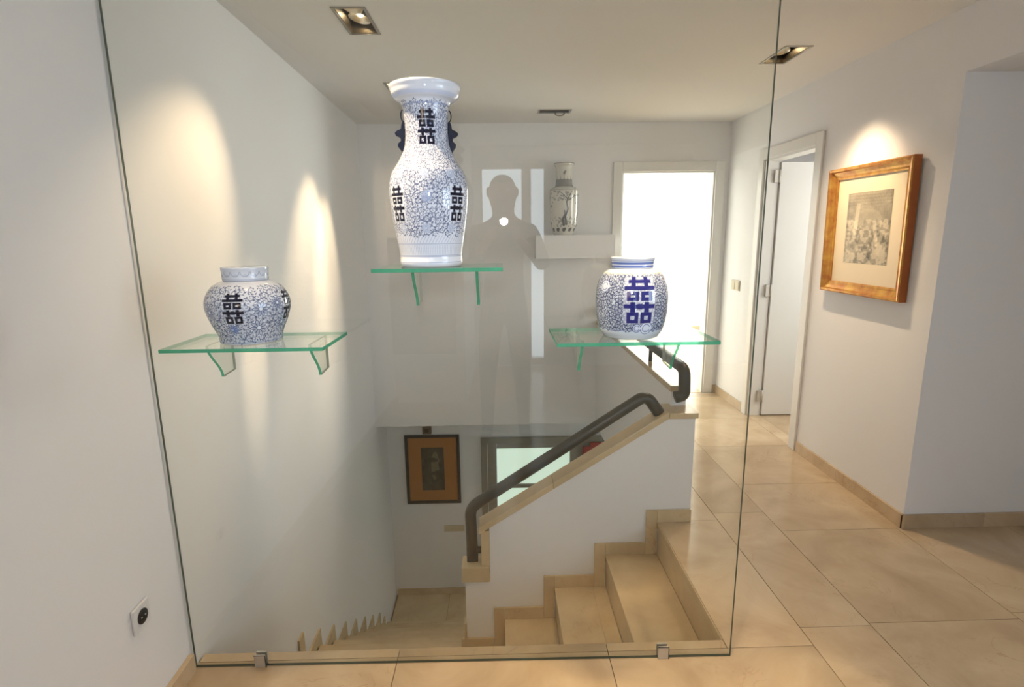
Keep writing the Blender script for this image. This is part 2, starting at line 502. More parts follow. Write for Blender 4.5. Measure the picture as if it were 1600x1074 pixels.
# in front of the glass: wide slabs, joint at the glass line
fx = [-1.078, -0.379, 0.361, 1.10, 1.37, 1.95, 2.5, 3.1]
def rows_front(i):
    if i == 0: return [-1.34, -0.53, 0.2, 0.93, 1.66]
    if i in (1, 2): return [-2.7, -2.0, -1.26, -0.53, 0.2, 0.93, 1.66]
    if i == 3: return [-2.7, -1.6, -0.55, 0.5, 1.17, 1.752]
    if i == 4: return [-2.7, -1.75, -1.16, -.58, 0.0, 0.59, 1.18, 1.765]
    return [-2.7, -1.75, -1.16, -.58, 0.0, 0.59, 1.18, 1.80, 2.415]
tiles(floor, fx, rows_front)
# stone edge strip behind the glass
sx = [-1.072, -0.379, 0.361, 0.788]
for a, b in zip(sx[:-1], sx[1:]):
    box('edge_slab', (a + J, b - J, 1.66 + J, YV, -0.02, 0), M['stone'], floor, 0.001)
# corridor
box('slab', (X0, 1.10 - J, 1.66 + J, 2.53, -0.02, 0), M['stone'], floor, 0.0008)
for y0, y1 in [(2.53, 3.45), (3.45, 4.1), (4.1, 4.795)]:
    box('slab', (0.958, 1.10 - J, y0 + J, y1 - J, -0.02, 0), M['stone'], floor, 0.0008)
for y0, y1 in [(1.752, 2.60), (2.60, 3.45), (3.45, 4.25), (4.25, 4.795)]:
    box('slab', (1.10 + J, 1.37 - J, y0 + J, y1 - J, -0.02, 0), M['stone'], floor, 0.0008)
for y0, y1 in [(1.765, 2.415), (2.415, 2.92), (2.92, 3.50), (3.50, 4.08), (4.08, 4.66), (4.66, 4.795)]:
    box('slab', (1.37 + J, (1.95 if y1 < 2.5 else XR) - J, y0 + J, y1 - J, -0.02, 0), M['stone'], floor, 0.0008)

fl2 = struct(boxes('floor_side_room', [(XR + 0.1, 3.1, 2.57, 4.80, -0.1, -0.021), (XR, XR + .1, DY0, DY1, -0.1, -0.021)], M['screed']), 'marble floor of the side room behind the open door', 'floor')
for a, b in [(XR + J, 2.55), (2.55, 3.1)]:
    for y0, y1 in [(3.0, 3.6), (3.6, 4.2), (4.2, 4.79)]:
        if a < 2 and y0 < 3.2: continue
        lo, hi = (DY0 + .002, DY1 - .002) if False else (y0, y1)
        box('slab', (max(a, XR + .1) + J, b - J, lo + J, hi - J, -0.02, 0), M['stone'], fl2)
box('threshold', (XR + J, XR + .1, DY0 + .01, DY1 - .01, -0.02, 0), M['stone'], fl2)
fl3 = struct(boxes('floor_bright_room', [(0.2, 3.3, YB + .12, 8.1, -0.12, -0.021), (BX0, BX1, YB, YB + .12, -0.1, -0.021)], M['screed']), 'marble floor of the sunlit room beyond the end doorway', 'floor')
for a, b in [(0.3, 0.86), (0.86, 1.46), (1.46, 2.06), (2.06, 2.66), (2.66, 3.2)]:
    for y0, y1 in [(4.92, 5.5), (5.5, 6.1), (6.1, 6.7), (6.7, 7.3), (7.3, 8.0)]:
        box('slab', (a + J, b - J, y0 + J, y1 - J, -0.02, 0), M['stone'], fl3)
box('threshold', (BX0 + .01, BX1 - .01, YB + J, YB + .12, -0.02, 0), M['stone'], fl3)
fl4 = struct(boxes('floor_lower', [(-1.35, 2.9, 1.6, YL + .1, ZL - .15, ZL - 0.021)], M['screed']), 'marble floor of the lower hall', 'floor')
for a, b in [(-1.16, -0.6), (-0.6, 0.0), (0.0, 0.6), (0.6, 1.2), (1.2, 2.0), (2.0, 2.8)]:
    for y0, y1 in [(2.75, 3.4), (3.4, 4.05), (4.05, 4.7), (4.7, 5.3)]:
        if a < -.3 and y0 < 4.6: continue
        box('slab', (a + J, b - J, y0 + J, y1 - J, ZL - 0.02, ZL), M['stair_stone'], fl4)

# ------------------------------------------------------------------ stairs
RISE, GO = 0.1797, 0.262
st = thing('stair_flight', (0.3, 2.1, -0.88), 'cream marble stair flight of four steps descending left behind the glass screen', 'stairs')
box('riser', (X0 - 0.0, X0 + 0.018, YV + .003, YP - .001, -RISE, -0.022), M['stair_stone'], st)
box('nosing', (X0 - 0.006, X0 - .001, YV + .003, YP - .001, -0.034, 0), M['stair_stone'], st, 0.002)
for k in range(1, 4):
    xr = X0 - GO * (k - 1); x2 = X0 - GO * k; z = -RISE * k
    box('tread', (x2 - 0.006, xr - 0.001, YV + .003, YP - .001, z - 0.032, z), M['stair_stone'], st, 0.002)
    box('riser', (x2, x2 + 0.018, YV + .003, YP - .001, z - RISE, z - 0.033), M['stair_stone'], st)
boxes('stair_body', [(X0 - GO * k + .018, X0 - GO * (k - 1) - .002, YV + .01, YP - .01, -RISE * k - 0.3, -RISE * k - 0.034) for k in range(1, 4)], M['plaster'], st)
ZT = -RISE * 4
land = struct(boxes('floor_landing', [(xl(2.0) + .03, X0 - 3 * GO, 1.665, YP, ZT - 0.2, ZT - 0.031)], M['plaster']), 'marble quarter landing where the stairs turn', 'floor')
for a, b in [(-1.06, -0.55), (-0.55, X0 - 3 * GO)]:
    box('slab', (a + J, b - J, 1.67, YP - J, ZT - 0.03, ZT), M['stair_stone'], land, 0.001)
R2 = (ZL - ZT) / -9.0
st2 = thing('stair_flight', (-0.65, 3.6, ZL), 'lower marble stair flight descending along the left wall to the dim hall', 'stairs')
for k in range(0, 9):
    y0 = YP + GO * k; z = ZT - R2 * (k + 1)
    box('riser', (xl(y0) + .004, -0.235, y0 - 0.018, y0, z, ZT - R2 * k - (0.033 if k else 0.031)), M['stair_stone'], st2)
    if k < 8:
        box('tread', (xl(y0) + .012, -0.235, y0 + .001, y0 + GO + 0.015, z - 0.032, z), M['stair_stone'], st2, 0.002)
boxes('stair_body', [(-1.05, -0.24, YP + GO * k, YP + GO * (k + 1) - .02, ZT - R2 * (k + 1) - 0.28, ZT - R2 * (k + 1) - 0.034) for k in range(8)], M['plaster'], st2)
# stepped skirting stones along the left wall
sk = struct(bpy.data.objects.new('baseboard_stairs_left', None), 'stepped cream skirting stones along the left wall of the lower stairs', 'baseboard')
COL.objects.link(sk); sk.location = (xl(3.5) + .01, 3.5, -1.6)
for k in range(-1, 8):
    y0 = YP + GO * k; z = ZT - R2 * (k + 1)
    if k < 0:
        continue
    h = 0.075
    poly = [(y0 - 0.0, z), (y0 + GO - .002, z), (y0 + GO - .002, z + h), (y0 + h, z + h), (y0 + h * .9, z + R2 + h - .002), (y0, z + R2 + h - .002)]
    n = len(poly)
    V = [(xl(p[0]) + 0.001, p[0], p[1]) for p in poly] + [(xl(p[0]) + 0.012, p[0], p[1]) for p in poly]
    Fc = [tuple(range(n)), tuple(range(n, 2 * n))[::-1]] + [(i, (i + 1) % n, n + (i + 1) % n, n + i) for i in range(n)]
    mesh_obj('skirting_stone', V, Fc, M['stair_stone'], sk)

# ------------------------------------------------------------------ stair parapet with sloping marble coping
YQ = 2.615
XE = 0.955
par = struct(prism('wall_stair_parapet', [(-0.205, ZL), (-0.205, -0.315), (-0.075, -0.315), (-0.075, -0.010), (0.815, 0.553), (XE, 0.553), (XE, -0.27), (0.60, -0.27), (0.6, ZL)], 1, YP, YQ, M['plaster']), 'white stair parapet with sloping marble coping behind the glass', 'wall')
CT = 0.036
prism('coping', [(-0.128, -0.045), (0.25, 0.1935), (0.25, 0.1935 + CT), (-0.128, -0.045 + CT)], 1, YP - 0.012, YQ + 0.012, M['stair_stone'], par, 0.003)
prism('coping', [(0.251, 0.194), (0.822, 0.556), (0.822, 0.584), (0.812, 0.556 + CT - .006), (0.251, 0.194 + CT)], 1, YP - 0.012, YQ + 0.012, M['stair_stone'], par, 0.003)
prism('coping', [(0.823, 0.554), (XE + .012, 0.554), (XE + .012, 0.582), (0.823, 0.582)], 1, YP - 0.012, YQ + 0.07, M['stair_stone'], par, 0.003)
box('end_stone', (-0.118, -0.076, YP - 0.004, YQ, -0.228, -0.03), M['stair_stone'], par, 0.002)
box('pier_cap', (-0.222, -0.077, YP - 0.018, YQ + 0.01, -0.312, -0.229), M['stair_stone'], par, 0.003)
# stepped skirting on the parapet face
H = 0.068
def face_skirt(x0, x1, z0, z1):
    box('skirting_stone', (x0, x1, YP - 0.012, YP - 0.0005, z0, z1), M['stair_stone'], par, 0.001)
face_skirt(X0 - 0.006, XE + .002, 0.001, H)
for k in range(0, 4):
    xr = X0 - GO * k; zt = -RISE * k
    face_skirt(xr - 0.062, xr - 0.0065, zt - RISE + 0.001, zt + H if k == 0 else zt + H)
    if k < 3:
        face_skirt(xr - GO - 0.006, xr - 0.063, zt - RISE + 0.001, zt - RISE + H)
face_skirt(-0.235, X0 - 3 * GO - 0.063, ZT + 0.001, ZT + H)
box('skirting_stone', (-0.217, -0.206, YP - .012, YQ, ZT + 0.001, ZT + 0.16), M['stair_stone'], par)

# gallery parapet along the corridor
gal = struct(boxes('wall_gallery_parapet', [(0.868, 0.945, YQ + .035, YB, ZS, 0.655), (0.868, 0.945, YQ + .001, YQ + .0345, ZS, 0.553)], M['plaster']), 'low white gallery parapet between the stair well and the corridor', 'wall')
box('coping', (0.860, 0.953, YQ + .028, 3.7, 0.656, 0.688), M['stair_stone'], gal, 0.003)
box('coping', (0.860, 0.953, 3.702, YB - .001, 0.656, 0.688), M['stair_stone'], gal, 0.003)
box('skirting_stone', (0.9455, 0.956, YQ + .036, YB - .001, 0.001, H), M['stair_stone'], gal)

# handrails
YH = 2.575
hr = thing('handrail', (0.3, YH, -0.23), 'dark metal handrail sloping up along the stair parapet coping', 'handrail')
tube('rail', fillet([(-0.166, YH, -0.19), (-0.172, YH, 0.075), (0.718, YH, 0.664), (0.795, YH, 0.555)], 0.048, 8), 0.0295, M['rail'], hr)
box('post', (-0.196, -0.137, YH - 0.012, YH + 0.012, -0.2285, -0.14), M['rail'], hr, 0.003)
tube('bracket', [(-0.166, YH, -0.165), (-0.119, YH, -0.165)], 0.018, M['rail'], hr)
hr2 = thing('handrail', (0.91, 3.6, 0.688), 'dark metal handrail along the gallery parapet ending in a hook', 'handrail')
tube('rail', fillet([(0.905, YB - .003, 0.79), (0.915, 2.602, 0.785), (0.918, 2.602, 0.650), (0.872, 2.602, 0.640)], 0.055, 8), 0.0295, M['rail'], hr2)
for y in (3.2, 4.3):
    tube('bracket', [(0.91, y, 0.6885), (0.91, y, 0.775)], 0.012, M['rail'], hr2)

# ------------------------------------------------------------------ baseboards
HB = 0.072
def bb(name, bl, label):
    o = struct(bpy.data.objects.new(name, None), label, 'baseboard'); COL.objects.link(o)
    o.location = (bl[0][0], bl[0][2], 0)
    for b in bl: box('skirting_stone', b, M['stone'], o, 0.001)
bb('baseboard_corridor', [(XR - 0.012, XR - .0005, 2.405, 2.95, 0.0005, HB), (XR - 0.012, XR - .0005, 2.951, 3.395, 0.0005, HB), (XR - 0.012, XR - .0005, 4.235, YB - .013, 0.0005, HB)], 'cream marble skirting along the right corridor wall')
bb('baseboard_alcove', [(XR - 0.012, 2.38, 2.408, 2.4195, 0.0005, HB), (2.381, 3.09, 2.408, 2.4195, 0.0005, HB)], 'cream marble skirting of the shaded wall at far right')
bb('baseboard_back', [(1.945, XR - .0005, YB - 0.012, YB - .0005, 0.0005, HB)], 'short marble skirting right of the end doorway')
lb = struct(bpy.data.objects.new('baseboard_left', None), 'cream marble skirting along the left wall in front of the glass', 'baseboard'); COL.objects.link(lb); lb.location = (-1.06, 1, 0)
for y0, y1 in [(-1.345, -0.5), (-0.498, 0.5), (0.502, 1.622)]:
    prism('skirting_stone', [(xl(y0) + .0005, y0), (xl(y1) + .0005, y1), (xl(y1) + 0.018, y1), (xl(y0) + 0.018, y0)], 2, 0.0005, 0.068, M['stone'], lb, 0.001)
bb('baseboard_lower', [(-1.17, -0.25, YL - .012, YL - .0005, ZL + .0005, ZL + HB)], 'marble skirting of the lower hall end wall')
bb('baseboard_bright_room', [(0.31, 3.19, 7.985, 7.9995, 0.0005, HB), (3.185, 3.1995, 5.1, 7.98, 0.0005, HB)], 'marble skirting of the sunlit room')

# ------------------------------------------------------------------ doors and windows
# end doorway frame
d1 = struct(bpy.data.objects.new('door_1', None), 'white frame of the end doorway into the sunlit room', 'door frame'); COL.objects.link(d1); d1.location = (1.46, YB, 0)
WL = M['white_lacquer']
AW = 0.078
box('architrave', (BX0 - AW, BX0, YB - .018, YB - .0005, 0.0005, BZ + AW), WL, d1, 0.003)
box('architrave', (BX1, BX1 + AW, YB - .018, YB - .0005, 0.0005, BZ + AW), WL, d1, 0.003)
box('architrave', (BX0 + .0005, BX1 - .0005, YB - .018, YB - .0005, BZ, BZ + AW), WL, d1, 0.003)
box('jamb', (BX0 + .0005, BX0 + 0.014, YB, YB + .12, 0.0005, BZ - .0005), WL, d1)
box('jamb', (BX1 - 0.014, BX1 - .0005, YB, YB + .12, 0.0005, BZ - .0005), WL, d1)
box('head', (BX0 + .0145, BX1 - .0145, YB, YB + .12, BZ - 0.014, BZ - .0005), WL, d1)
# its leaf stands open inside the room, against the left
lf = thing('door_leaf', (1.055, 5.3, 0), 'white door leaf standing open inside the sunlit room', 'door')
box('leaf', (1.03, 1.07, YB + .135, 5.69, 0.008, BZ - .012), WL, lf, 0.002)
tube('handle', fillet([(1.071, 5.60, 1.06), (1.115, 5.60, 1.06), (1.115, 5.50, 1.06)], 0.01), 0.009, M['steel'], lf)

# corridor doorway
d2 = struct(bpy.data.objects.new('door_2', None), 'white frame of the side doorway in the corridor wall', 'door frame'); COL.objects.link(d2); d2.location = (XR, 3.8, 0)
AW2 = 0.075
box('architrave', (XR - .016, XR - .0005, DY0 - AW2, DY0, 0.0005, DZ + AW2), WL, d2, 0.003)
box('architrave', (XR - .016, XR - .0005, DY1, DY1 + AW2, 0.0005, DZ + AW2), WL, d2, 0.003)
box('architrave', (XR - .016, XR - .0005, DY0 + .0005, DY1 - .0005, DZ, DZ + AW2), WL, d2, 0.003)
box('jamb', (XR, XR + .1, DY0 + .0005, DY0 + .014, 0.0005, DZ - .0005), WL, d2)
box('jamb', (XR, XR + .1, DY1 - .014, DY1 - .0005, 0.0005, DZ - .0005), WL, d2)
box('head', (XR, XR + .1, DY0 + .0145, DY1 - .0145, DZ - .014, DZ - .0005), WL, d2)
lf2 = thing('door_leaf', (2.42, 4.13, 0), 'white door leaf swung open on steel hinges beside the corridor', 'door')
box('leaf', (XR + .108, XR + .75, DY1 - .030, DY1 + .010, 0.008, DZ - .02), WL, lf2, 0.002)
for z in (1.855, 1.01, 0.165):
    h = box('hinge', (XR + .062, XR + .104, DY1 - .0345, DY1 - .0305 + .012, z - .045, z + .045), M['steel'], lf2, 0.001)
    tube('pin', [(XR + .098, DY1 - .037, z - .047), (XR + .098, DY1 - .037, z + .047)], 0.0065, M['steel'], h, 10)

# lower hall door with frosted panes
d3 = struct(bpy.data.objects.new('door_3', None), 'grey lower hall door with bright frosted glass panes', 'door'); COL.objects.link(d3); d3.location = (0.35, YL, ZL)
box('frame', (-0.225, -0.16, YL - .03, YL - .0005, ZL, -0.595), M['grey_wood'], d3, 0.003)
box('frame', (0.95, 1.02, YL - .03, YL - .0005, ZL, -0.595), M['grey_wood'], d3, 0.003)
box('frame', (-0.159, 0.949, YL - .03, YL - .0005, -0.655, -0.595), M['grey_wood'], d3, 0.003)
box('stile', (-0.158, -0.062, YL - .02, YL + .02, ZL, -0.656), M['grey_wood'], d3)
box('stile', (0.70, 0.948, YL - .02, YL + .02, ZL, -0.656), M['grey_wood'], d3)
box('rail', (-0.061, 0.699, YL - .02, YL + .02, -0.712, -0.656), M['grey_wood'], d3)
box('rail', (-0.061, 0.699, YL - .02, YL + .02, -1.155, -1.115), M['grey_wood'], d3)
box('rail', (-0.061, 0.699, YL - .02, YL + .02, ZL, -1.95), M['grey_wood'], d3)
box('pane', (-0.061, 0.699, YL + .0, YL + .006, -1.114, -0.7125), M['frosted_lit'], d3)
box('pane', (-0.061, 0.699, YL + .0, YL + .006, -1.949, -1.1555), M['frosted_lit'], d3)
tube('handle', fillet([(-0.10, YL - .02, -1.44), (-0.10, YL - .07, -1.44), (-0.19, YL - .07, -1.44)], 0.012), 0.011, M['black_plastic'], d3)

# glazed terrace door behind the photographer, hall window and bedroom window
w1 = struct(bpy.data.objects.new('window_1', None), 'glazed terrace door behind the photographer, seen reflected', 'window'); COL.objects.link(w1); w1.location = (0.07, -2.75, 0)
for x0, x1 in [(-0.299, -0.25), (0.17, 0.27), (0.41, 0.449)]:
    box('frame', (x0, x1, -2.78, -2.72, 0.001, 2.199), WL, w1)
for x0, x1 in [(-0.249, 0.169), (0.271, 0.409)]:
    box('frame', (x0, x1, -2.78, -2.72, 0.001, 0.08), WL, w1)
    box('frame', (x0, x1, -2.78, -2.72, 2.14, 2.199), WL, w1)
    zb = 0.95 if x0 < 0 else 0.081
    if x0 < 0: box('panel', (x0, x1, -2.77, -2.73, 0.081, 0.949), WL, w1)  # added solid panel, blocks the bright glazing between the reflected legs
    box('pane', (x0, x1, -2.755, -2.749, zb, 2.139), M['shelf_glass'], w1)
def side_window(name, label, x, y0, y1, z0, z1):
    w = struct(bpy.data.objects.new(name, None), label, 'window'); COL.objects.link(w); w.location = (x, (y0 + y1) / 2, z0)
    e, f_ = .001, .05
    ym = (y0 + y1) / 2
    for b in [(x - .03, x + .03, y0 + e, y0 + f_, z0 + e, z1 - e), (x - .03, x + .03, y1 - f_, y1 - e, z0 + e, z1 - e), (x - .03, x + .03, ym - .03, ym + .03, z0 + f_ + e, z1 - f_ - e),
              (x - .03, x + .03, y0 + f_ + e, y1 - f_ - e, z0 + e, z0 + f_), (x - .03, x + .03, y0 + f_ + e, y1 - f_ - e, z1 - f_, z1 - e)]:
        box('frame', b, WL, w)
    for a, b in [(y0 + f_ + e, ym - .031), (ym + .031, y1 - f_ - e)]:
        box('pane', (x - .003, x + .003, a, b, z0 + f_ + e, z1 - f_ - e), M['shelf_glass'], w)
side_window('window_2', 'alcove window behind the photographer', 3.2, -1.9, 0.1, 0.8, 2.0)
side_window('window_3', 'window of the sunlit room', 3.25, 5.5, 7.5, 0.7, 2.2)
side_window('window_4', 'window of the side room', 3.15, 2.85, 3.75, 0.8, 2.0)
side_window('window_added', 'unseen window added for the lower hall fill light', 2.85, 3.3, 4.5, -1.85, -0.65)

# ------------------------------------------------------------------ ledge on the end wall
struct(boxes('trim_1', [(0.305, 0.968, 4.58, YB - .0005, 1.2525, 1.447)], M['plaster']), 'white plaster ledge on the end wall under the grey vase', 'ledge')

# ------------------------------------------------------------------ glass screen, clips, shelves
YG = 1.635
gs = thing('glass_screen', (-0.14, YG, 0), 'large frameless clear glass screen guarding the stair well', 'glass screen')
gx0, gx1 = -1.070, 0.783
gy = lambda x: YG - 0.016 * (x - gx0) / (gx1 - gx0) + 0.008
g_poly = [(gx0, gy(gx0) - .005), (gx1, gy(gx1) - .005), (gx1, gy(gx1) + .005), (gx0, gy(gx0) + .005)]
V = [(x, y, 0.002) for x, y in g_poly] + [(x, y, CEIL - .003) for x, y in g_poly]
mesh_obj('pane', V, BF, [M['pane'], M['pane_edge']], gs, fmat=[1, 1, 0, 1, 0, 1])
for cx in (-0.845, 0.545):
    y = gy(cx)
    c = boxes('floor_clip', [(cx - .018, cx + .018, y - .012, y - .0055, 0.0005, 0.046), (cx - .018, cx + .018, y + .0055, y + .012, 0.0005, 0.046)], M['steel'], gs)
    tube('gasket', [(cx - .019, y - .0125, .047), (cx + .019, y - .0125, .047), (cx + .02, y - .0125, .001)], 0.0015, M['black_plastic'], c, 6)

def glass_shelf(x0, x1, z, dep, brx, label):
    yb = YG - 0.006
    o = thing('glass_shelf', ((x0 + x1) / 2, yb, z), label, 'shelf', 'glass shelves on the screen')
    yb = yb - .009
    b = (x0, x1, yb - dep, yb - .004, z - 0.0095, z)
    s = mesh_obj('shelf_board', bverts(b), BF, [M['shelf_glass'], M['green_edge']], o, fmat=[0, 0, 1, 1, 1, 1])
    bd, bh = 0.14, 0.104
    for bx in brx:
        pts = []
        for t in np.linspace(0, 1, 16):          # S-shaped free edge from the shelf down to the screen
            yy = bd * (1 - 0.48 * t * t * (3 - 2 * t))
            pts.append((yb - .004 - yy, z - .010 - bh * t))
        poly = pts + [(yb - .004, z - .010 - bh * .95), (yb - .004, z - .010)]
        n = len(poly)
        V = [(bx - .004, p[0], p[1]) for p in poly] + [(bx + .004, p[0], p[1]) for p in poly]
        Fc = [tuple(range(n)), tuple(range(n, 2 * n))[::-1]] + [(i, (i + 1) % n, n + (i + 1) % n, n + i) for i in range(n)]
        k = len(pts) - 1
        mesh_obj('bracket', V, Fc, [M['shelf_glass'], M['green_edge'], M['pale_edge']], o, fmat=[0, 0] + [1] * k + [2] * (n - k))
    return o
glass_shelf(-0.882, -0.462, 1.171, 0.236, (-0.808, -0.527), 'glass shelf with two glass brackets under the squat lidded jar at left')
glass_shelf(-0.325, 0.008, 1.370, 0.236, (-0.235, -0.062), 'highest glass shelf, under the tall blue and white vase')
glass_shelf(0.147, 0.578, 1.171, 0.236, (0.228, 0.500), 'glass shelf at right under the jar with a striped lid')

# ------------------------------------------------------------------ painted porcelain
def lin(r, g, b):
    f = lambda c: c / 12.92 if c <= 0.04045 else ((c + 0.055) / 1.055) ** 2.4
    return np.array([f(r / 255), f(g / 255), f(b / 255)])

class Canvas:
    """a small painting in metres: s around the pot (0 = towards the viewer), t along the profile"""
    def __init__(self, width, height, nu, nv, base):
        self.w, self.h, self.nu, self.nv = width, height, nu, nv
        self.du, self.dv = width / nu, height / (nv - 1)
        self.c = np.tile(np.asarray(base, float), (nv, nu, 1))
        self.mask = np.zeros((nv, nu))
    def _stamp(self, s, t, r):
        ju, jv = (s / self.w + .5) * self.nu, t / self.dv
        ru, rv = int(r / self.du) + 2, int(r / self.dv) + 2
        us = np.arange(int(ju) - ru, int(ju) + ru + 1)
        v0, v1 = max(0, int(jv) - rv), min(self.nv - 1, int(jv) + rv)
        if v1 < v0: return
        vsr = np.arange(v0, v1 + 1)
        d = np.hypot((us[None, :] - ju) * self.du, (vsr[:, None] - jv) * self.dv)
        cov = np.clip((r - d) / max(self.du, self.dv) + .5, 0, 1)
        uu = us % self.nu
        blk = self.mask[v0:v1 + 1][:, uu]
        self.mask[v0:v1 + 1, uu] = np.maximum(blk, cov)
    def stroke(self, pts, w, w1=None):
        pts = np.asarray(pts, float)
        seg = np.hypot(*(np.diff(pts, axis=0).T))
        tot = seg.sum()
        if tot <= 0: return
        n = max(2, int(tot / (0.8 * max(self.du, self.dv))))
        cum = np.concatenate([[0], np.cumsum(seg)])
        q = np.linspace(0, tot, n)
        sx_, ty_ = np.interp(q, cum, pts[:, 0]), np.interp(q, cum, pts[:, 1])
        for i in range(n):
            f = i / (n - 1)
            self._stamp(sx_[i], ty_[i], (w if w1 is None else w + (w1 - w) * f) / 2)
    def rect(self, s0, s1, t0, t1):
        ju0, ju1 = (s0 / self.w + .5) * self.nu, (s1 / self.w + .5) * self.nu
        jv0, jv1 = t0 / self.dv, t1 / self.dv
        us = np.arange(int(ju0) - 2, int(ju1) + 3); v = np.arange(max(0, int(jv0) - 2), min(self.nv, int(jv1) + 3))
        cu = np.clip(np.minimum(us - ju0, ju1 - us) + .5, 0, 1); cv = np.clip(np.minimum(v - jv0, jv1 - v) + .5, 0, 1)
        cov = cv[:, None] * cu[None, :]
        uu = us % self.nu
        self.mask[v[0]:v[-1] + 1, uu] = np.maximum(self.mask[v[0]:v[-1] + 1][:, uu], cov)
    def band(self, t0, t1):
        v = np.arange(self.nv); cv = np.clip(np.minimum(v - t0 / self.dv, t1 / self.dv - v) + .5, 0, 1)
        self.mask = np.maximum(self.mask, cv[:, None])
    def fill(self, color, a=1.0):
        m = (self.mask * a)[..., None]
        self.c = self.c * (1 - m) + np.asarray(color) * m
        self.mask[:] = 0
    # motifs
    def curl(self, s, t, r, a0, turns, sgn, w):
        k = np.linspace(0, 1, 18)
        a = a0 + sgn * turns * 2 * PI * k
        rr = r * (1 - 0.8 * k)
        self.stroke(np.c_[s + rr * np.cos(a), t + rr * np.sin(a)], w, w * .7)
    def leaf(self, s, t, a, L, w):
        self.stroke([(s, t), (s + L * math.cos(a), t + L * math.sin(a))], w, w * .3)
    def scrolls(self, t0, t1, gap, w, leaves=5):
        pts = []
        tries = 0
        n_target = int(self.w * (t1 - t0) / (gap * gap) * 1.05)
        while len(pts) < n_target and tries < n_target * 25:
            tries += 1
            s, t = rng.uniform(-self.w / 2, self.w / 2), rng.uniform(t0, t1)
            if all((min(abs(s - p[0]), self.w - abs(s - p[0]))) ** 2 + (t - p[1]) ** 2 > (gap * .8) ** 2 for p in pts):
                pts.append((s, t))
        for s, t in pts:
            a0 = rng.uniform(0, 2 * PI); sg = rng.choice([-1, 1])
            self.curl(s, t, gap * .50, a0, 1.15, sg, w)
            for q in range(leaves):
                a = a0 + q * 2 * PI / leaves + rng.uniform(-.3, .3)
                self.leaf(s + gap * .50 * math.cos(a), t + gap * .50 * math.sin(a), a + sg * .9, gap * .26, w * 1.6)
    def happiness(self, s, t0, wd, ht):
        """double-happiness character, drawn as block strokes"""
        X = lambda u: s + (u - 5) * wd / 10
        Y = lambda v: t0 + (14 - v) * ht / 14
        R = lambda u0, u1, v0, v1: self.rect(X(u0), X(u1), Y(v1), Y(v0))
        for u in (2.9, 7.1): R(u - .75, u + .75, 0, 3.2)
        R(1.2, 8.8, .8, 1.95); R(0, 10, 2.8, 4.05)
        def sq(u0, u1, v0, v1, k=1.1):
            R(u0, u1, v0, v0 + k); R(u0, u1, v1 - k, v1); R(u0, u0 + k * 1.15, v0, v1); R(u1 - k * 1.15, u1, v0, v1)
        sq(.9, 4.7, 4.4, 7.2); sq(5.3, 9.1, 4.4, 7.2)
        for u in (2.8, 7.2): R(u - .8, u + .8, 7.5, 10.6)
        R(0, 10, 8.2, 9.5); R(4.2, 5.8, 8.0, 9.7)
        sq(.9, 4.7, 10.6, 14); sq(5.3, 9.1, 10.6, 14)
    def lotus(self, s, t, r, w, n=9):
        for k in range(n):
            a = 2 * PI * k / n
            p = []
            for q in np.linspace(-1, 1, 9):
                aa = a + q * PI / n * .95
                rr = r * (1 - .35 * q * q) if abs(q) < .99 else r * .35
                p.append((s + rr * math.cos(aa), t + rr * math.sin(aa)))
            self.stroke(p, w)
            self.stroke([(s + r * .45 * math.cos(a), t + r * .45 * math.sin(a)), (s + r * .8 * math.cos(a), t + r * .8 * math.sin(a))], w * .7)
        k = np.linspace(0, 2 * PI, 20)
        self.stroke(np.c_[s + r * .3 * np.cos(k), t + r * .3 * np.sin(k)], w)

def smooth_profile(pts, n):
    p = np.asarray(pts, float)
    d = np.concatenate([[0], np.cumsum(np.hypot(*np.diff(p, axis=0).T))])
    # Catmull-Rom resampled evenly
    fine = []
    for i in range(len(p) - 1):
        p0, p1, p2, p3 = p[max(i - 1, 0)], p[i], p[i + 1], p[min(i + 2, len(p) - 1)]
        for t in np.linspace(0, 1, 24, endpoint=False):
            fine.append(.5 * ((2 * p1) + (-p0 + p2) * t + (2 * p0 - 5 * p1 + 4 * p2 - p3) * t * t + (-p0 + 3 * p1 - 3 * p2 + p3) * t ** 3))
    fine.append(p[-1]); fine = np.array(fine)
    c = np.concatenate([[0], np.cumsum(np.hypot(*np.diff(fine, axis=0).T))])
    q = np.linspace(0, c[-1], n)
    return np.c_[np.interp(q, c, fine[:, 0]), np.interp(q, c, fine[:, 1])], c[-1]

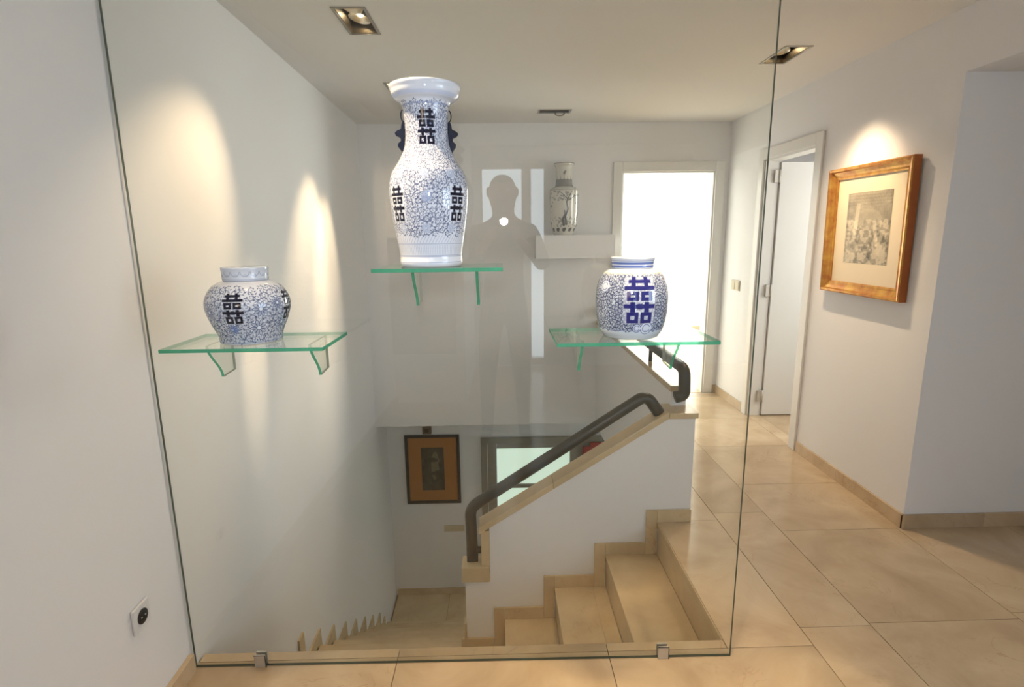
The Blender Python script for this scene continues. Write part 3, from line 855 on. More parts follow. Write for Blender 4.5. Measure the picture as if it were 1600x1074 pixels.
def revolve(name, prof, cx, cy, z0, nu, nv, parent, paint, rref, inner=None, base=(0.57, 0.61, 0.69)):
    """a turned porcelain wall whose outside is painted through a Canvas"""
    pr, length = smooth_profile(prof, nv)
    cv = Canvas(2 * PI * rref, length, nu, nv, base)
    arc = np.linspace(0, length, nv)
    tz = lambda z: float(np.interp(z, pr[:, 1], arc))
    paint(cv, tz, length)
    face = math.atan2(-cy, -cx)                       # direction of the viewer
    th = face + (np.arange(nu) / nu - .5) * 2 * PI    # s grows to the viewer's right
    R_, Z_ = pr[:, 0], pr[:, 1]
    V = np.empty((nv, nu, 3))
    V[..., 0] = R_[:, None] * np.cos(th)[None]; V[..., 1] = R_[:, None] * np.sin(th)[None]; V[..., 2] = Z_[:, None]
    V = V.reshape(-1, 3)
    colors = cv.c.reshape(-1, 3)
    i, k = np.meshgrid(np.arange(nv - 1), np.arange(nu), indexing='ij')
    k2 = (k + 1) % nu
    quads = np.stack([i * nu + k, i * nu + k2, (i + 1) * nu + k2, (i + 1) * nu + k], -1).reshape(-1, 4)
    # close the bottom (and the top, or an inner wall)
    extraV, extraQ, extraC = [], [], []
    nV = len(V)
    rings = [('b', [(0.004, Z_[0] + .002)])]
    def ring(r, z):
        return np.c_[r * np.cos(th), r * np.sin(th), np.full(nu, z)]
    cur = 0
    idx = nV
    kk = np.arange(nu); kn = (kk + 1) % nu
    bot = ring(0.002, Z_[0])
    V = np.vstack([V, bot]); colors = np.vstack([colors, np.tile(base, (nu, 1))])
    quads = np.vstack([quads, np.c_[idx + kk, idx + kn, kn, kk]])
    last = (nv - 1) * nu; idx = len(V)
    for r, z in (inner or [(0.002, Z_[-1])]):
        V = np.vstack([V, ring(r, z)]); colors = np.vstack([colors, np.tile(base, (nu, 1))])
        quads = np.vstack([quads, np.c_[last + kk, last + kn, idx + kn, idx + kk]])
        last = idx; idx = len(V)
    me = bpy.data.meshes.new(name)
    me.vertices.add(len(V)); me.vertices.foreach_set('co', V.astype(np.float32).ravel())
    me.loops.add(len(quads) * 4); me.loops.foreach_set('vertex_index', quads.astype(np.int32).ravel())
    me.polygons.add(len(quads))
    me.polygons.foreach_set('loop_start', np.arange(0, len(quads) * 4, 4, dtype=np.int32))
    me.polygons.foreach_set('loop_total', np.full(len(quads), 4, dtype=np.int32))
    me.update(calc_edges=True)
    me.polygons.foreach_set('use_smooth', np.ones(len(quads), dtype=bool))
    at = me.color_attributes.new('paint', 'FLOAT_COLOR', 'POINT')
    at.data.foreach_set('color', np.c_[np.clip(colors, 0, 1), np.ones(len(V))].astype(np.float32).ravel())
    me.materials.append(M['porcelain'])
    me.update()
    o = bpy.data.objects.new(name, me); COL.objects.link(o)
    o.parent = parent
    o.location = Vector((cx, cy, z0)) - wloc(parent)
    return o

NAVY = lin(12, 14, 38)
GREYBLUE = lin(98, 116, 158)
MIDBLUE = lin(60, 84, 150)

# --- tall vase with dark handles
VX, VY, VZ = -0.185, 1.50, 1.3702
tv = thing('tall_vase', (VX, VY, VZ), 'tall blue and white porcelain vase with dark handles on the highest shelf', 'vase')
tall_prof = [(0.077, 0), (0.082, 0.004), (0.084, 0.012), (0.083, 0.028), (0.086, 0.05), (0.090, 0.073), (0.100, 0.138), (0.1045, 0.185), (0.103, 0.216), (0.096, 0.242), (0.086, 0.258), (0.072, 0.28), (0.0625, 0.30), (0.058, 0.315), (0.0555, 0.34), (0.056, 0.365), (0.0585, 0.395), (0.062, 0.412), (0.067, 0.418), (0.078, 0.424), (0.0855, 0.433), (0.0885, 0.443), (0.0915, 0.451), (0.0905, 0.4565), (0.086, 0.4575)]
def paint_tall(c, tz, L):
    c.scrolls(tz(0.085), tz(0.41), 0.0150, 0.0020, 6)
    c.fill(lin(58, 72, 112), .95)
    # faint round flowers
    for s in (-.085, -.012, .062):
        for t, r in ((tz(0.236), .012), (tz(0.10), .012)):
            c._stamp(s, t, r); c.fill(lin(188, 198, 216), .8)
            c.lotus(s, t, r * .95, .0011, 8); c.fill(GREYBLUE, .6)
    c._stamp(-.008, tz(0.178), .014); c.fill(lin(150, 164, 196), .75)
    # plain reserve at shoulder band and foot bands
    for z in (0.012, 0.027, 0.030, 0.060):
        c.band(tz(z), tz(z) + .0013)
    c.fill(GREYBLUE, .9)
    s = -c.w / 2
    while s < c.w / 2:
        c.stroke([(s, tz(.034)), (s, tz(.057))], .0011); s += .0056
    s = -c.w / 2
    while s < c.w / 2:
        c.stroke([(s, tz(.064)), (s + .012, tz(.082))], .0013); s += .0095
    c.fill(GREYBLUE, .75)
    for th in (-52, 44, 134, -142):
        s0 = math.radians(th) * (c.w / 2 / PI)
        c.rect(s0 - .026, s0 + .026, tz(.117), tz(.207)); c.fill(lin(214, 222, 234), .75)
        c.happiness(s0, tz(.118), .050, tz(.206) - tz(.118)); c.fill(NAVY)
    for th in (0, 180):
        k = 1.75
        s0 = math.radians(th) * (c.w / 2 / PI)
        c.happiness(s0, tz(.308), .086, tz(.394) - tz(.308)); c.fill(NAVY)
    c.band(tz(.405), tz(.409)); c.fill(GREYBLUE, .6)
    c.band(tz(.424), tz(.432)); c.fill(lin(170, 184, 214), .6)
revolve('body', tall_prof, VX, VY, VZ, 560, 400, tv, paint_tall, 0.1045, inner=[(0.078, 0.452), (0.06, 0.43), (0.05, 0.36), (0.05, 0.2), (0.002, 0.02)])
face = math.atan2(-VY, -VX)
e_r = Vector((-math.sin(face), math.cos(face), 0))      # viewer's right
e_f = Vector((math.cos(face), math.sin(face), 0))
for sgn in (-1, 1):
    base = Vector((VX, VY, VZ))
    def P3(u, z, d=0): return tuple(base + e_r * (sgn * (0.0545 + u)) + e_f * d + Vector((0, 0, z)))
    sil = [(0.0, .372), (.006, .371), (.009, .362), (.010, .352), (.018, .349), (.025, .343), (.022, .336), (.013, .331), (.010, .325), (.013, .321), (.018, .317), (.019, .309), (.014, .302), (.010, .296), (.011, .290), (.004, .288), (.0, .30)]
    n = len(sil)
    sil = [(u * 1.12, z) for u, z in sil]
    V = [P3(u, z, -.009) for u, z in sil] + [P3(u, z, .009) for u, z in sil]
    Fc = [tuple(range(n)), tuple(range(n, 2 * n))[::-1]] + [(i, (i + 1) % n, n + (i + 1) % n, n + i) for i in range(n)]
    h = mesh_obj('handle', V, Fc, M['navy_glaze'], tv)
    bevel(h, .003, 3)
    tube('scroll', [P3(.004 + .006 * math.sin(a), .386 - .014 * math.cos(a)) for a in np.linspace(0, PI, 12)], .0016, M['navy_glaze'], h, 8)
    tube('scroll', [P3(.007 + .006 * math.sin(a), .284 - .010 * math.cos(a)) for a in np.linspace(-.6, PI - .6, 12)], .0016, M['navy_glaze'], h, 8)

# --- squat lidded jar, left
JX, JY, JZ = -0.693, 1.50, 1.1712
j1 = thing('lidded_jar', (JX, JY, JZ), 'squat blue and white lidded jar with small navy characters and chrysanthemums', 'jar')
jar1 = [(0.076, 0), (0.0795, 0.002), (0.0805, 0.006), (0.082, 0.0175), (0.088, 0.035), (0.098, 0.058), (0.1065, 0.085), (0.1085, 0.103), (0.106, 0.12), (0.098, 0.138), (0.086, 0.153), (0.072, 0.162), (0.058, 0.1665), (0.0545, 0.168)]
def paint_j1(c, tz, L):
    c.scrolls(tz(.012), tz(.152), .0195, .0023, 6); c.fill(lin(58, 74, 116), .95)
    for th, z, r in ((12, .047, .019), (-28, .045, .015), (52, .055, .016), (15, .098, .016), (-60, .09, .015), (40, .110, .013), (75, .04, .014), (-75, .05, .014), (130, .06, .018), (-130, .06, .018)):
        s0, t0 = math.radians(th) * .1085, tz(z)
        r *= 1.3; c._stamp(s0, t0, r); c.fill(lin(222, 230, 242), .95)
        c.lotus(s0, t0, r * .95, .0024, 10); c.fill(lin(50, 68, 116), .95)
    c._stamp(math.radians(-24) * .1085, tz(.046), .011); c.fill(lin(96, 124, 186), .6)
    for th in (-21, 66, 158, -110):
        s0 = math.radians(th) * .1085
        c.rect(s0 - .028, s0 + .028, tz(.060), tz(.142)); c.fill(lin(216, 223, 235), .35)
        c.happiness(s0, tz(.062), .054, tz(.141) - tz(.062)); c.fill(NAVY)
    c.band(tz(.006), tz(.0075)); c.fill(GREYBLUE, .8)
revolve('body', jar1, JX, JY, JZ, 500, 230, j1, paint_j1, 0.1085)
lid1 = [(0.050, 0.1683), (0.0565, 0.1685), (0.058, 0.171), (0.0585, 0.19), (0.0595, 0.199), (0.0585, 0.2035), (0.054, 0.2045)]
def paint_l1(c, tz, L):
    s = -c.w / 2
    while s < c.w / 2:
        k = np.linspace(0, PI, 12)
        c.stroke(np.c_[s + .011 - .011 * np.cos(k), tz(.192) - .012 * np.sin(k)], .0016)
        c.curl(s + .011, tz(.182), .004, 0, 1, 1, .0014)
        s += c.w / 15
    c.fill(lin(120, 136, 172), .9)
    c.band(tz(.171), tz(.1725)); c.fill(GREYBLUE, .6)
revolve('lid', lid1, JX, JY, JZ, 300, 60, j1, paint_l1, 0.0585)

# --- ovoid jar with striped lid, right
KX, KY, KZ = 0.364, 1.49, 1.1712
j2 = thing('lidded_jar', (KX, KY, KZ), 'ovoid lidded jar with blue striped lid and one large blue character', 'jar')
jar2 = [(0.072, 0), (0.0755, 0.002), (0.078, 0.006), (0.086, 0.0186), (0.0925, 0.04), (0.097, 0.068), (0.0985, 0.10), (0.0975, 0.122), (0.094, 0.143), (0.086, 0.163), (0.076, 0.176), (0.064, 0.184), (0.057, 0.187), (0.054, 0.188)]
ROYAL = lin(36, 38, 106)
def paint_j2(c, tz, L):
    c.scrolls(tz(.028), tz(.172), .0112, .0024, 6); c.fill(lin(34, 44, 92), .95)
    for th, z, r in ((-48, .143, .017), (26, .034, .018), (10, .034, .012), (80, .15, .016), (-95, .07, .018), (150, .10, .02)):
        s0, t0 = math.radians(th) * .0985, tz(z)
        c._stamp(s0, t0, r); c.fill(lin(205, 214, 228), .9)
        for q in (.95, .6):
            k = np.linspace(.4, 2 * PI - .4, 24)
            c.stroke(np.c_[s0 + r * q * np.cos(k), t0 + r * q * np.sin(k)], .002)
        c.fill(lin(52, 66, 130), .9)
    for th in (13, 193):
        s0 = math.radians(th) * .0985
        c.rect(s0 - .043, s0 + .043, tz(.047), tz(.168)); c.fill(lin(208, 216, 230), .45)
        c.happiness(s0, tz(.048), .084, tz(.168) - tz(.048)); c.fill(ROYAL)
    c.band(tz(.0255), tz(.0275)); c.fill(lin(120, 136, 175), .8)
    c.band(tz(.174), tz(.178)); c.fill(lin(205, 190, 160), .6)
revolve('body', jar2, KX, KY, KZ, 500, 230, j2, paint_j2, 0.0985, base=(0.54, 0.61, 0.69))
lid2 = [(0.050, 0.1883), (0.0555, 0.1885), (0.0565, 0.191), (0.057, 0.200), (0.0585, 0.209), (0.0595, 0.2145), (0.058, 0.2175), (0.053, 0.219), (0.02, 0.2205)]
def paint_l2(c, tz, L):
    c.band(tz(.1905), tz(.196)); c.band(tz(.1985), tz(.2045)); c.fill(lin(70, 96, 168), .9)
    c.band(tz(.2075), tz(.209)); c.fill(lin(120, 136, 175), .8)
revolve('lid', lid2, KX, KY, KZ, 240, 90, j2, paint_l2, 0.0585, inner=[(0.002, 0.2207)])

# --- grey-painted rouleau vase on the ledge
RX, RY, RZ = 0.549, 4.69, 1.4472
v4 = thing('rouleau_vase', (RX, RY, RZ), 'off white cylindrical vase with grey painted branches on the plaster ledge', 'vase')
rou = [(0.082, 0), (0.085, 0.004), (0.088, 0.02), (0.104, 0.06), (0.113, 0.10), (0.119, 0.19), (0.121, 0.30), (0.1205, 0.355), (0.116, 0.372), (0.10, 0.385), (0.078, 0.396), (0.070, 0.415), (0.068, 0.46), (0.069, 0.52), (0.072, 0.552), (0.084, 0.568), (0.086, 0.578), (0.084, 0.583)]
def paint_r(c, tz, L):
    DK = lin(60, 60, 62)
    c.band(tz(.393), tz(.452)); c.fill(lin(110, 112, 116), .8)
    for q in range(14):
        s0 = (q / 14 - .5) * c.w
        c.leaf(s0, tz(.448), PI / 2, .03, .014)
    c.fill(lin(110, 112, 116), .8)
    c.band(tz(.364), tz(.368)); c.band(tz(.576), tz(.583)); c.fill(lin(100, 102, 105), .7)
    for q in range(12):
        s0 = (q / 12 - .5) * c.w
        c._stamp(s0, tz(.042), .017); c._stamp(s0 + .01, tz(.05), .012)
    c.fill(DK, .85)
    # prunus branch and rocks
    tr = [(.02, tz(.09)), (.012, tz(.15)), (.035, tz(.21)), (.022, tz(.27)), (.045, tz(.31)), (.06, tz(.34))]
    c.stroke(tr, .018, .006)
    c.stroke([(.0, tz(.085)), (-.01, tz(.13)), (.01, tz(.17)), (.005, tz(.2))], .024, .008)
    c.stroke([(.03, tz(.29)), (-.01, tz(.33)), (-.04, tz(.352)), (-.06, tz(.35))], .007, .003)
    c.stroke([(.035, tz(.28)), (.09, tz(.31)), (.11, tz(.345))], .007, .003)
    c.fill(DK, .85)
    for _ in range(150):
        s0 = rng.normal(.01, .075); z = rng.choice([rng.uniform(.07, .15), rng.uniform(.28, .355), rng.uniform(.07, .355)], p=[.45, .35, .2])
        c._stamp(s0, tz(z), rng.uniform(.003, .009))
    c.fill(lin(70, 70, 72), .55)
    for _ in range(30):
        c._stamp(.01 + rng.normal(0, .012), tz(.505) + rng.normal(0, .008), .004)
    c.fill(DK, .8)
    for k in range(90):
        s0 = rng.uniform(-c.w / 2, c.w / 2)
        if abs(s0) < .13: continue
        c._stamp(s0, tz(rng.uniform(.07, .35)), rng.uniform(.005, .014))
    c.fill(lin(70, 70, 72), .6)
revolve('body', rou, RX, RY, RZ, 260, 220, v4, paint_r, 0.121, inner=[(0.07, 0.575), (0.06, 0.52), (0.002, 0.4)], base=(0.60, 0.59, 0.54))

# ------------------------------------------------------------------ pictures
def print_sheet(name, corner, ux, uz, nu, nv, colors, parent):
    """flat printed sheet: corner + ux*s + uz*t, colours given per vertex"""
    corner, ux, uz = (np.asarray(a, float) for a in (corner, ux, uz))
    s, t = np.meshgrid(np.linspace(0, 1, nu), np.linspace(0, 1, nv))
    V = corner + s.reshape(-1, 1) * ux + t.reshape(-1, 1) * uz
    Fc = [(j * nu + i, j * nu + i + 1, (j + 1) * nu + i + 1, (j + 1) * nu + i) for j in range(nv - 1) for i in range(nu - 1)]
    o = mesh_obj(name, V, Fc, M['print'], parent)
    at = o.data.color_attributes.new('paint', 'FLOAT_COLOR', 'POINT')
    at.data.foreach_set('color', np.c_[np.clip(colors.reshape(-1, 3), 0, 1), np.ones(nu * nv)].astype(np.float32).ravel())
    return o

def vnoise(nu, nv, fx_, fy_, seed):
    r = np.random.default_rng(seed)
    g = r.random((fy_ + 2, fx_ + 2))
    x = np.linspace(0, fx_, nu, endpoint=False); y = np.linspace(0, fy_, nv, endpoint=False)
    xi, yi = x.astype(int), y.astype(int); xf, yf = x - xi, y - yi
    xf = xf * xf * (3 - 2 * xf); yf = yf * yf * (3 - 2 * yf)
    a = g[yi][:, xi]; b = g[yi][:, xi + 1]; c_ = g[yi + 1][:, xi]; d = g[yi + 1][:, xi + 1]
    return (a * (1 - xf) + b * xf) * (1 - yf)[:, None] + (c_ * (1 - xf) + d * xf) * yf[:, None]

def frame_bars(o, axis_pts, prof, mats, names='frame_bar'):
    """four mitred bars. axis_pts(u, v, w): u,v in the picture plane, w out of the wall. prof: (inset, out) polygon"""
    U0, U1, V0, V1, f = axis_pts
    cor = [((U0, V0), (1, 1)), ((U1, V0), (-1, 1)), ((U1, V1), (-1, -1)), ((U0, V1), (1, -1))]
    n = len(prof)
    for i in range(4):
        (a, da), (b, db) = cor[i], cor[(i + 1) % 4]
        V = [f(a[0] + da[0] * q, a[1] + da[1] * q, w) for q, w in prof] + [f(b[0] + db[0] * q, b[1] + db[1] * q, w) for q, w in prof]
        Fc = [tuple(range(n)), tuple(range(n, 2 * n))[::-1]] + [(k, (k + 1) % n, n + (k + 1) % n, n + k) for k in range(n)]
        fm = [0] * (n + 2); fm[n + 1] = 1      # the last side is the outer flank
        mesh_obj(names, V, Fc, mats, o, fmat=fm)

# gilt framed engraving on the corridor wall (u = -y so that it reads left to right)
pic = thing('framed_engraving', (XR - .02, 2.93, 1.1), 'gilt framed engraving on cream mount, hung on the corridor wall', 'picture')
def fw(u, v, w): return (XR - .001 - w - 0.012 * (v - 1.10) / 0.7, -u, v)
U0, U1, V0, V1 = -3.245, -2.585, 1.105, 1.797
gp = [(0, 0.0), (0.062, 0.0), (0.062, 0.016), (0.055, 0.020), (0.046, 0.020), (0.036, 0.026), (0.022, 0.032), (0.016, 0.041), (0.006, 0.043), (0.0, 0.038)]
frame_bars(pic, (U0, U1, V0, V1, fw), gp, [M['gilt'], M['red_wood']])
mo = mesh_obj('mount', [fw(U0 + .058, V0 + .058, .006), fw(U1 - .058, V0 + .058, .006), fw(U1 - .058, V1 - .058, .006), fw(U0 + .058, V1 - .058, .006),
                   fw(U0 + .058, V0 + .058, .010), fw(U1 - .058, V0 + .058, .010), fw(U1 - .058, V1 - .058, .010), fw(U0 + .058, V1 - .058, .010)], BF, M['paper'], pic)
nu, nv = 110, 150
s, t = np.meshgrid(np.linspace(0, 1, nu), np.linspace(0, 1, nv))
g = 0.30 + 0.22 * vnoise(nu, nv, 9, 12, 1) + 0.10 * (vnoise(nu, nv, 40, 55, 2) - .5)
hill = np.clip(1 - np.abs(s - .5) / (.12 + .62 * (1 - t)), 0, 1)
figs = .55 * vnoise(nu, nv, 10, 9, 4) + .45 * vnoise(nu, nv, 23, 31, 5)
lowz = (t < .62)
g = np.where(lowz & (figs > .56), g + .24, g)
g = np.where(lowz & (figs < .36), g - .17, g)
g += np.where(t > .80, .03 * np.sin(t * 150), 0)
g *= .85
g = np.where(((t - .62) ** 2 / .02 + (s - .5) ** 2 / .09) < 1, g * .55 + .22, g)
g = np.where(np.abs(s - .22 - .10 * (t - .4)) < .045, np.where((t > .35) & (t < .85), g + .18, g), g)
g = np.where(np.abs(s - .70 + .22 * (t - .4)) < .04, np.where((t > .25) & (t < .60), g + .2, g), g)
g = np.where((s < .05) | (s > .95), g * .8, g)
outside = (t < .12) & (np.abs(s - .5) > .5 - .0) | ((t > .95) & (np.abs(s - .5) > .42))
g = np.clip(g, .05, .8)
colr = np.stack([g * .92, g * .80, g * .58], -1)
print_sheet('engraving', fw(-3.088, 1.277, .0108), np.array(fw(-2.735, 1.277, .0108)) - np.array(fw(-3.088, 1.277, .0108)), np.array(fw(-3.088, 1.655, .0108)) - np.array(fw(-3.088, 1.277, .0108)), nu, nv, colr, pic)

# orange mounted picture in the lower hall
p2 = thing('framed_picture', (-0.725, YL - .02, -1.31), 'black framed picture with orange mount on the lower hall wall', 'picture')
def fl(u, v, w): return (u, YL - .001 - w, v)
frame_bars(p2, (-1.008, -0.445, -1.312, -0.553, fl), [(0, 0), (.032, 0), (.032, .012), (.026, .022), (.004, .024), (0, .02)], [M['black_frame'], M['black_frame']])
box('mount', (-0.98, -0.473, YL - .009, YL - .004, -1.284, -0.581), M['orange_mat'], p2)
nu, nv = 60, 100
n1 = vnoise(nu, nv, 6, 10, 21); n2 = vnoise(nu, nv, 18, 30, 22)
s, t = np.meshgrid(np.linspace(0, 1, nu), np.linspace(0, 1, nv))
g = .035 + .05 * n1 + .03 * n2
g = np.where(((s - .62) ** 2 / .035 + (t - .55) ** 2 / .12 < 1) & (n1 > .45), g + .10, g)
colr = np.stack([g, g * .85, g * .55], -1)
print_sheet('artwork', (-0.845, YL - .0098, -1.165), (0.235, 0, 0), (0, 0, 0.475), nu, nv, colr, p2)

# red and grey wall hanging seen above the coping in the lower hall
p3 = thing('wall_panel', (1.15, YL - .02, -1.2), 'grey panel with stepped red blocks in the lower hall, above the coping', 'panel')
box('backing', (1.04, 1.36, YL - .02, YL - .001, -1.25, -0.53), M['grey_wood'], p3, 0.002)
box('red_block', (0.83, 0.904, YL - .055, YL - .033, -0.93, -0.70), M['red_paint'], p3, 0.002)
box('red_block', (0.905, 1.06, YL - .056, YL - .034, -0.93, -0.655), M['red_paint'], p3, 0.002)

# small box above the orange picture
sen = thing('wall_sensor', (-0.765, 4.87, -0.36), 'small dark sensor box under the slab above the orange mounted picture', 'sensor')
box('housing', (-0.735, -0.655, YB - .022, YB - .0005, -0.3, -0.285), M['black_plastic'], sen) if False else box('housing', (-0.815, -0.725, YL - .05, YL - .001, -0.53, -0.45), M['dark_bronze'], sen, 0.004)
box('lens', (-0.79, -0.75, YL - .056, YL - .0505, -0.51, -0.47), M['black_plastic'], sen)

# ------------------------------------------------------------------ sockets and switches
so = thing('wall_socket', (-1.06, 1.42, 0.33), 'white square wall socket with black round insert on the left wall', 'socket')
def wl_pt(dy, z, w): return (xl(dy) + w, dy, z)
V = [wl_pt(y, z, w) for w in (.001, .010) for y, z in ((1.384, .332), (1.458, .332), (1.458, .41), (1.384, .41))]
pl = mesh_obj('plate', V, BF, M['white_plastic'], so); bevel(pl, .003, 2)
rotx = Matrix.Rotation(PI / 2, 3, 'Y')
lathe('insert', [(0.0, 0), (0.0225, 0), (0.0225, .0015), (0.021, .0025), (0.0, .0018)], (xl(1.421) + .0101, 1.421, .371), M['black_plastic'], so, 24, rotx)
for dy in (-.008, .008):
    lathe('contact', [(0, 0), (.0025, 0), (.0025, .002), (0, .002)], (xl(1.421) + .0125, 1.421 + dy, .371), M['steel'], so, 10, rotx)

sw = thing('light_switch', (XR - .01, 4.5, 0.98), 'cream double light switch between the end doorway and side doorway', 'switch')
box('plate', (XR - .009, XR - .0005, 4.43, 4.585, .975, 1.06), M['cream_plastic'], sw, 0.002)
for a, b in ((4.44, 4.503), (4.512, 4.575)):
    box('rocker', (XR - .013, XR - .0092, a, b, .985, 1.05), M['cream_plastic'], sw, 0.001)
s2 = thing('socket_row', (-0.53, YL - .01, -1.64), 'cream triple socket plate on the lower hall wall', 'socket')
box('plate', (-0.635, -0.42, YL - .009, YL - .0005, -1.645, -1.575), M['cream_plastic'], s2, 0.002)
for k in range(3):
    box('cover', (-0.627 + k * .068, -0.565 + k * .068, YL - .013, YL - .0092, -1.638, -1.582), M['cream_plastic'], s2, 0.001)
s3 = thing('switch_panel', (1.9, 7.99, 1.0), 'small grey switches on the far wall of the sunlit room', 'switch')
for x in (2.05, 2.29):
    for z in (0.93, 1.08):
        box('switch', (x - .035, x + .02, 7.985, 7.9995, z - .04, z + .04), M['steel'], s3)

# ------------------------------------------------------------------ recessed twin lamps
WARM = (1.0, 0.745, 0.465)
def fixture(f, label, lamps):
    """lamps: (offset along the long side, aim point or None, power, cone degrees)"""
    key, cx, cy, hx, hy = f
    o = thing('recessed_lamp', (cx, cy, CEIL), label, 'ceiling lamp', 'recessed twin ceiling lamps')
    t_ = .011
    z0, z1 = CEIL - .004, CEIL - .0003
    for b in [(cx - hx - t_, cx + hx + t_, cy - hy - t_, cy - hy, z0, z1), (cx - hx - t_, cx + hx + t_, cy + hy, cy + hy + t_, z0, z1),
              (cx - hx - t_, cx - hx, cy - hy + .0003, cy + hy - .0003, z0, z1), (cx + hx, cx + hx + t_, cy - hy + .0003, cy + hy - .0003, z0, z1)]:
        box('rim', b, M['fixture_rim'], o)
    e = .0006
    boxes('housing', [(cx - hx + e, cx - hx + .004, cy - hy + e, cy + hy - e, CEIL, CEIL + .12), (cx + hx - .004, cx + hx - e, cy - hy + e, cy + hy - e, CEIL, CEIL + .12),
                      (cx - hx + .004, cx + hx - .004, cy - hy + e, cy - hy + .004, CEIL, CEIL + .12), (cx - hx + .004, cx + hx - .004, cy + hy - .004, cy + hy - e, CEIL, CEIL + .12),
                      (cx - hx + .004, cx + hx - .004, cy - hy + .004, cy + hy - .004, CEIL + .115, CEIL + .12)], M['dark_bronze'], o)
    long_y = hy > hx
    for off, aim, power, cone in lamps:
        p = Vector((cx, cy + off, CEIL + .052)) if long_y else Vector((cx + off, cy, CEIL + .052))
        tgt = Vector(aim) if aim is not None else p + Vector((0.05, 0.1, -1))
        d = (tgt - Vector((p.x, p.y, CEIL))).normalized()
        # the reflector tilts as far as the housing lets it
        dt = Vector((d.x * .5, d.y * .5, d.z)).normalized()
        rot = dt.to_track_quat('Z', 'Y').to_matrix()
        rad = min(hx, hy) * .80
        rp = [(0.010, -.030), (0.022, -.022), (rad * .7, -.006), (rad, .018), (rad + .002, .019), (rad * .72, -.009), (0.010, -.034)]
        lm = lathe('reflector', rp, p, M['reflector'], o, 28, rot)
        lathe('bulb', [(0.0, -.028), (.012, -.026), (.016, -.012), (.015, .002), (.009, .008), (0, .009)], p, M['bulb_on'] if aim is not None else M['bulb_off'], lm, 16, rot)
        if aim is not None:
            L = bpy.data.lights.new('halogen_beam', 'SPOT')
            L.energy = power; L.color = WARM
            L.spot_size = math.radians(cone); L.spot_blend = 0.85
            L.shadow_soft_size = 0.022
            lo = bpy.data.objects.new('halogen_beam', L); COL.objects.link(lo)
            lo.parent = o
            wp = Vector((p.x, p.y, CEIL - .008))
            lo.location = wp - o.location
            lo.rotation_euler = (tgt - wp).to_track_quat('-Z', 'Y').to_euler()
    return o
FX = {f[0]: f for f in FIX}
fixture(FX['A'], 'lit recessed twin lamp nearest above the left wall of the stair well', [(-.068, (-1.09, 1.84, 1.3), 46, 50), (.068, (-1.1, 2.40, 1.0), 110, 13)])
fixture(FX['B'], 'lit recessed twin lamp half hidden behind the rim of the tall vase', [(-.068, (-1.13, 3.25, 1.15), 75, 42), (.068, (-1.14, 3.62, 1.2), 70, 32)])
fc = fixture(FX['C'], 'unlit recessed lamp near the end wall with its bulb hanging out', [(-.05, None, 0, 0)])
tube('loose_bulb_ring', [(0.47 + .035 * math.sin(a), 4.33, CEIL - .012 - .028 * (1 - math.cos(a)) / 2) for a in np.linspace(0, 2 * PI, 25)[:-1]], .004, M['dark_bronze'], fc, 8, True)
fixture(FX['D'], 'recessed twin lamp above the corridor lighting the gilt framed engraving', [(-.06, (1.975, 2.95, 1.50), 40, 52), (.06, (1.75, 2.75, 0.2), 30, 96)])
fixture(FX['E'], 'recessed lamp in front of the glass above the lidded jar at left', [(-.068, (-0.15, 1.30, 0.0), 40, 50), (.068, (-0.20, 1.45, 1.6), 80, 32)])
fixture(FX['F'], 'recessed lamp in front of the glass above the jar at right', [(-.068, (0.15, 1.30, 0.0), 55, 60), (.068, (0.36, 1.46, 1.2), 45, 40)])
fixture(FX['H'], 'added unseen recessed lamp warming the right side of the hall in front of the glass', [(-.068, (1.40, 1.2, 0.0), 12, 62), (.068, None, 0, 0)])  # added out of view to bring warm light to floor and corridor wall
fixture(FX['G'], 'recessed lamp behind the photographer above the reflected picture', [(-.068, (-0.82, -1.35, 1.5), 150, 58), (.068, None, 0, 0)])

# ------------------------------------------------------------------ picture behind the photographer (seen only as a reflection)
p5 = thing('framed_picture', (-0.72, -1.34, 0.45), 'large grey picture behind the photographer, seen only reflected in the glass', 'picture')
def fr(u, v, w): return (u, -1.349 + w, v)
frame_bars(p5, (-0.985, -0.44, 0.45, 1.44, fr), [(0, 0), (.03, 0), (.03, .02), (.0, .03)], [M['cabinet'], M['cabinet']])
box('canvas', (-0.956, -0.469, -1.345, -1.335, 0.479, 1.411), M['cabinet'], p5)

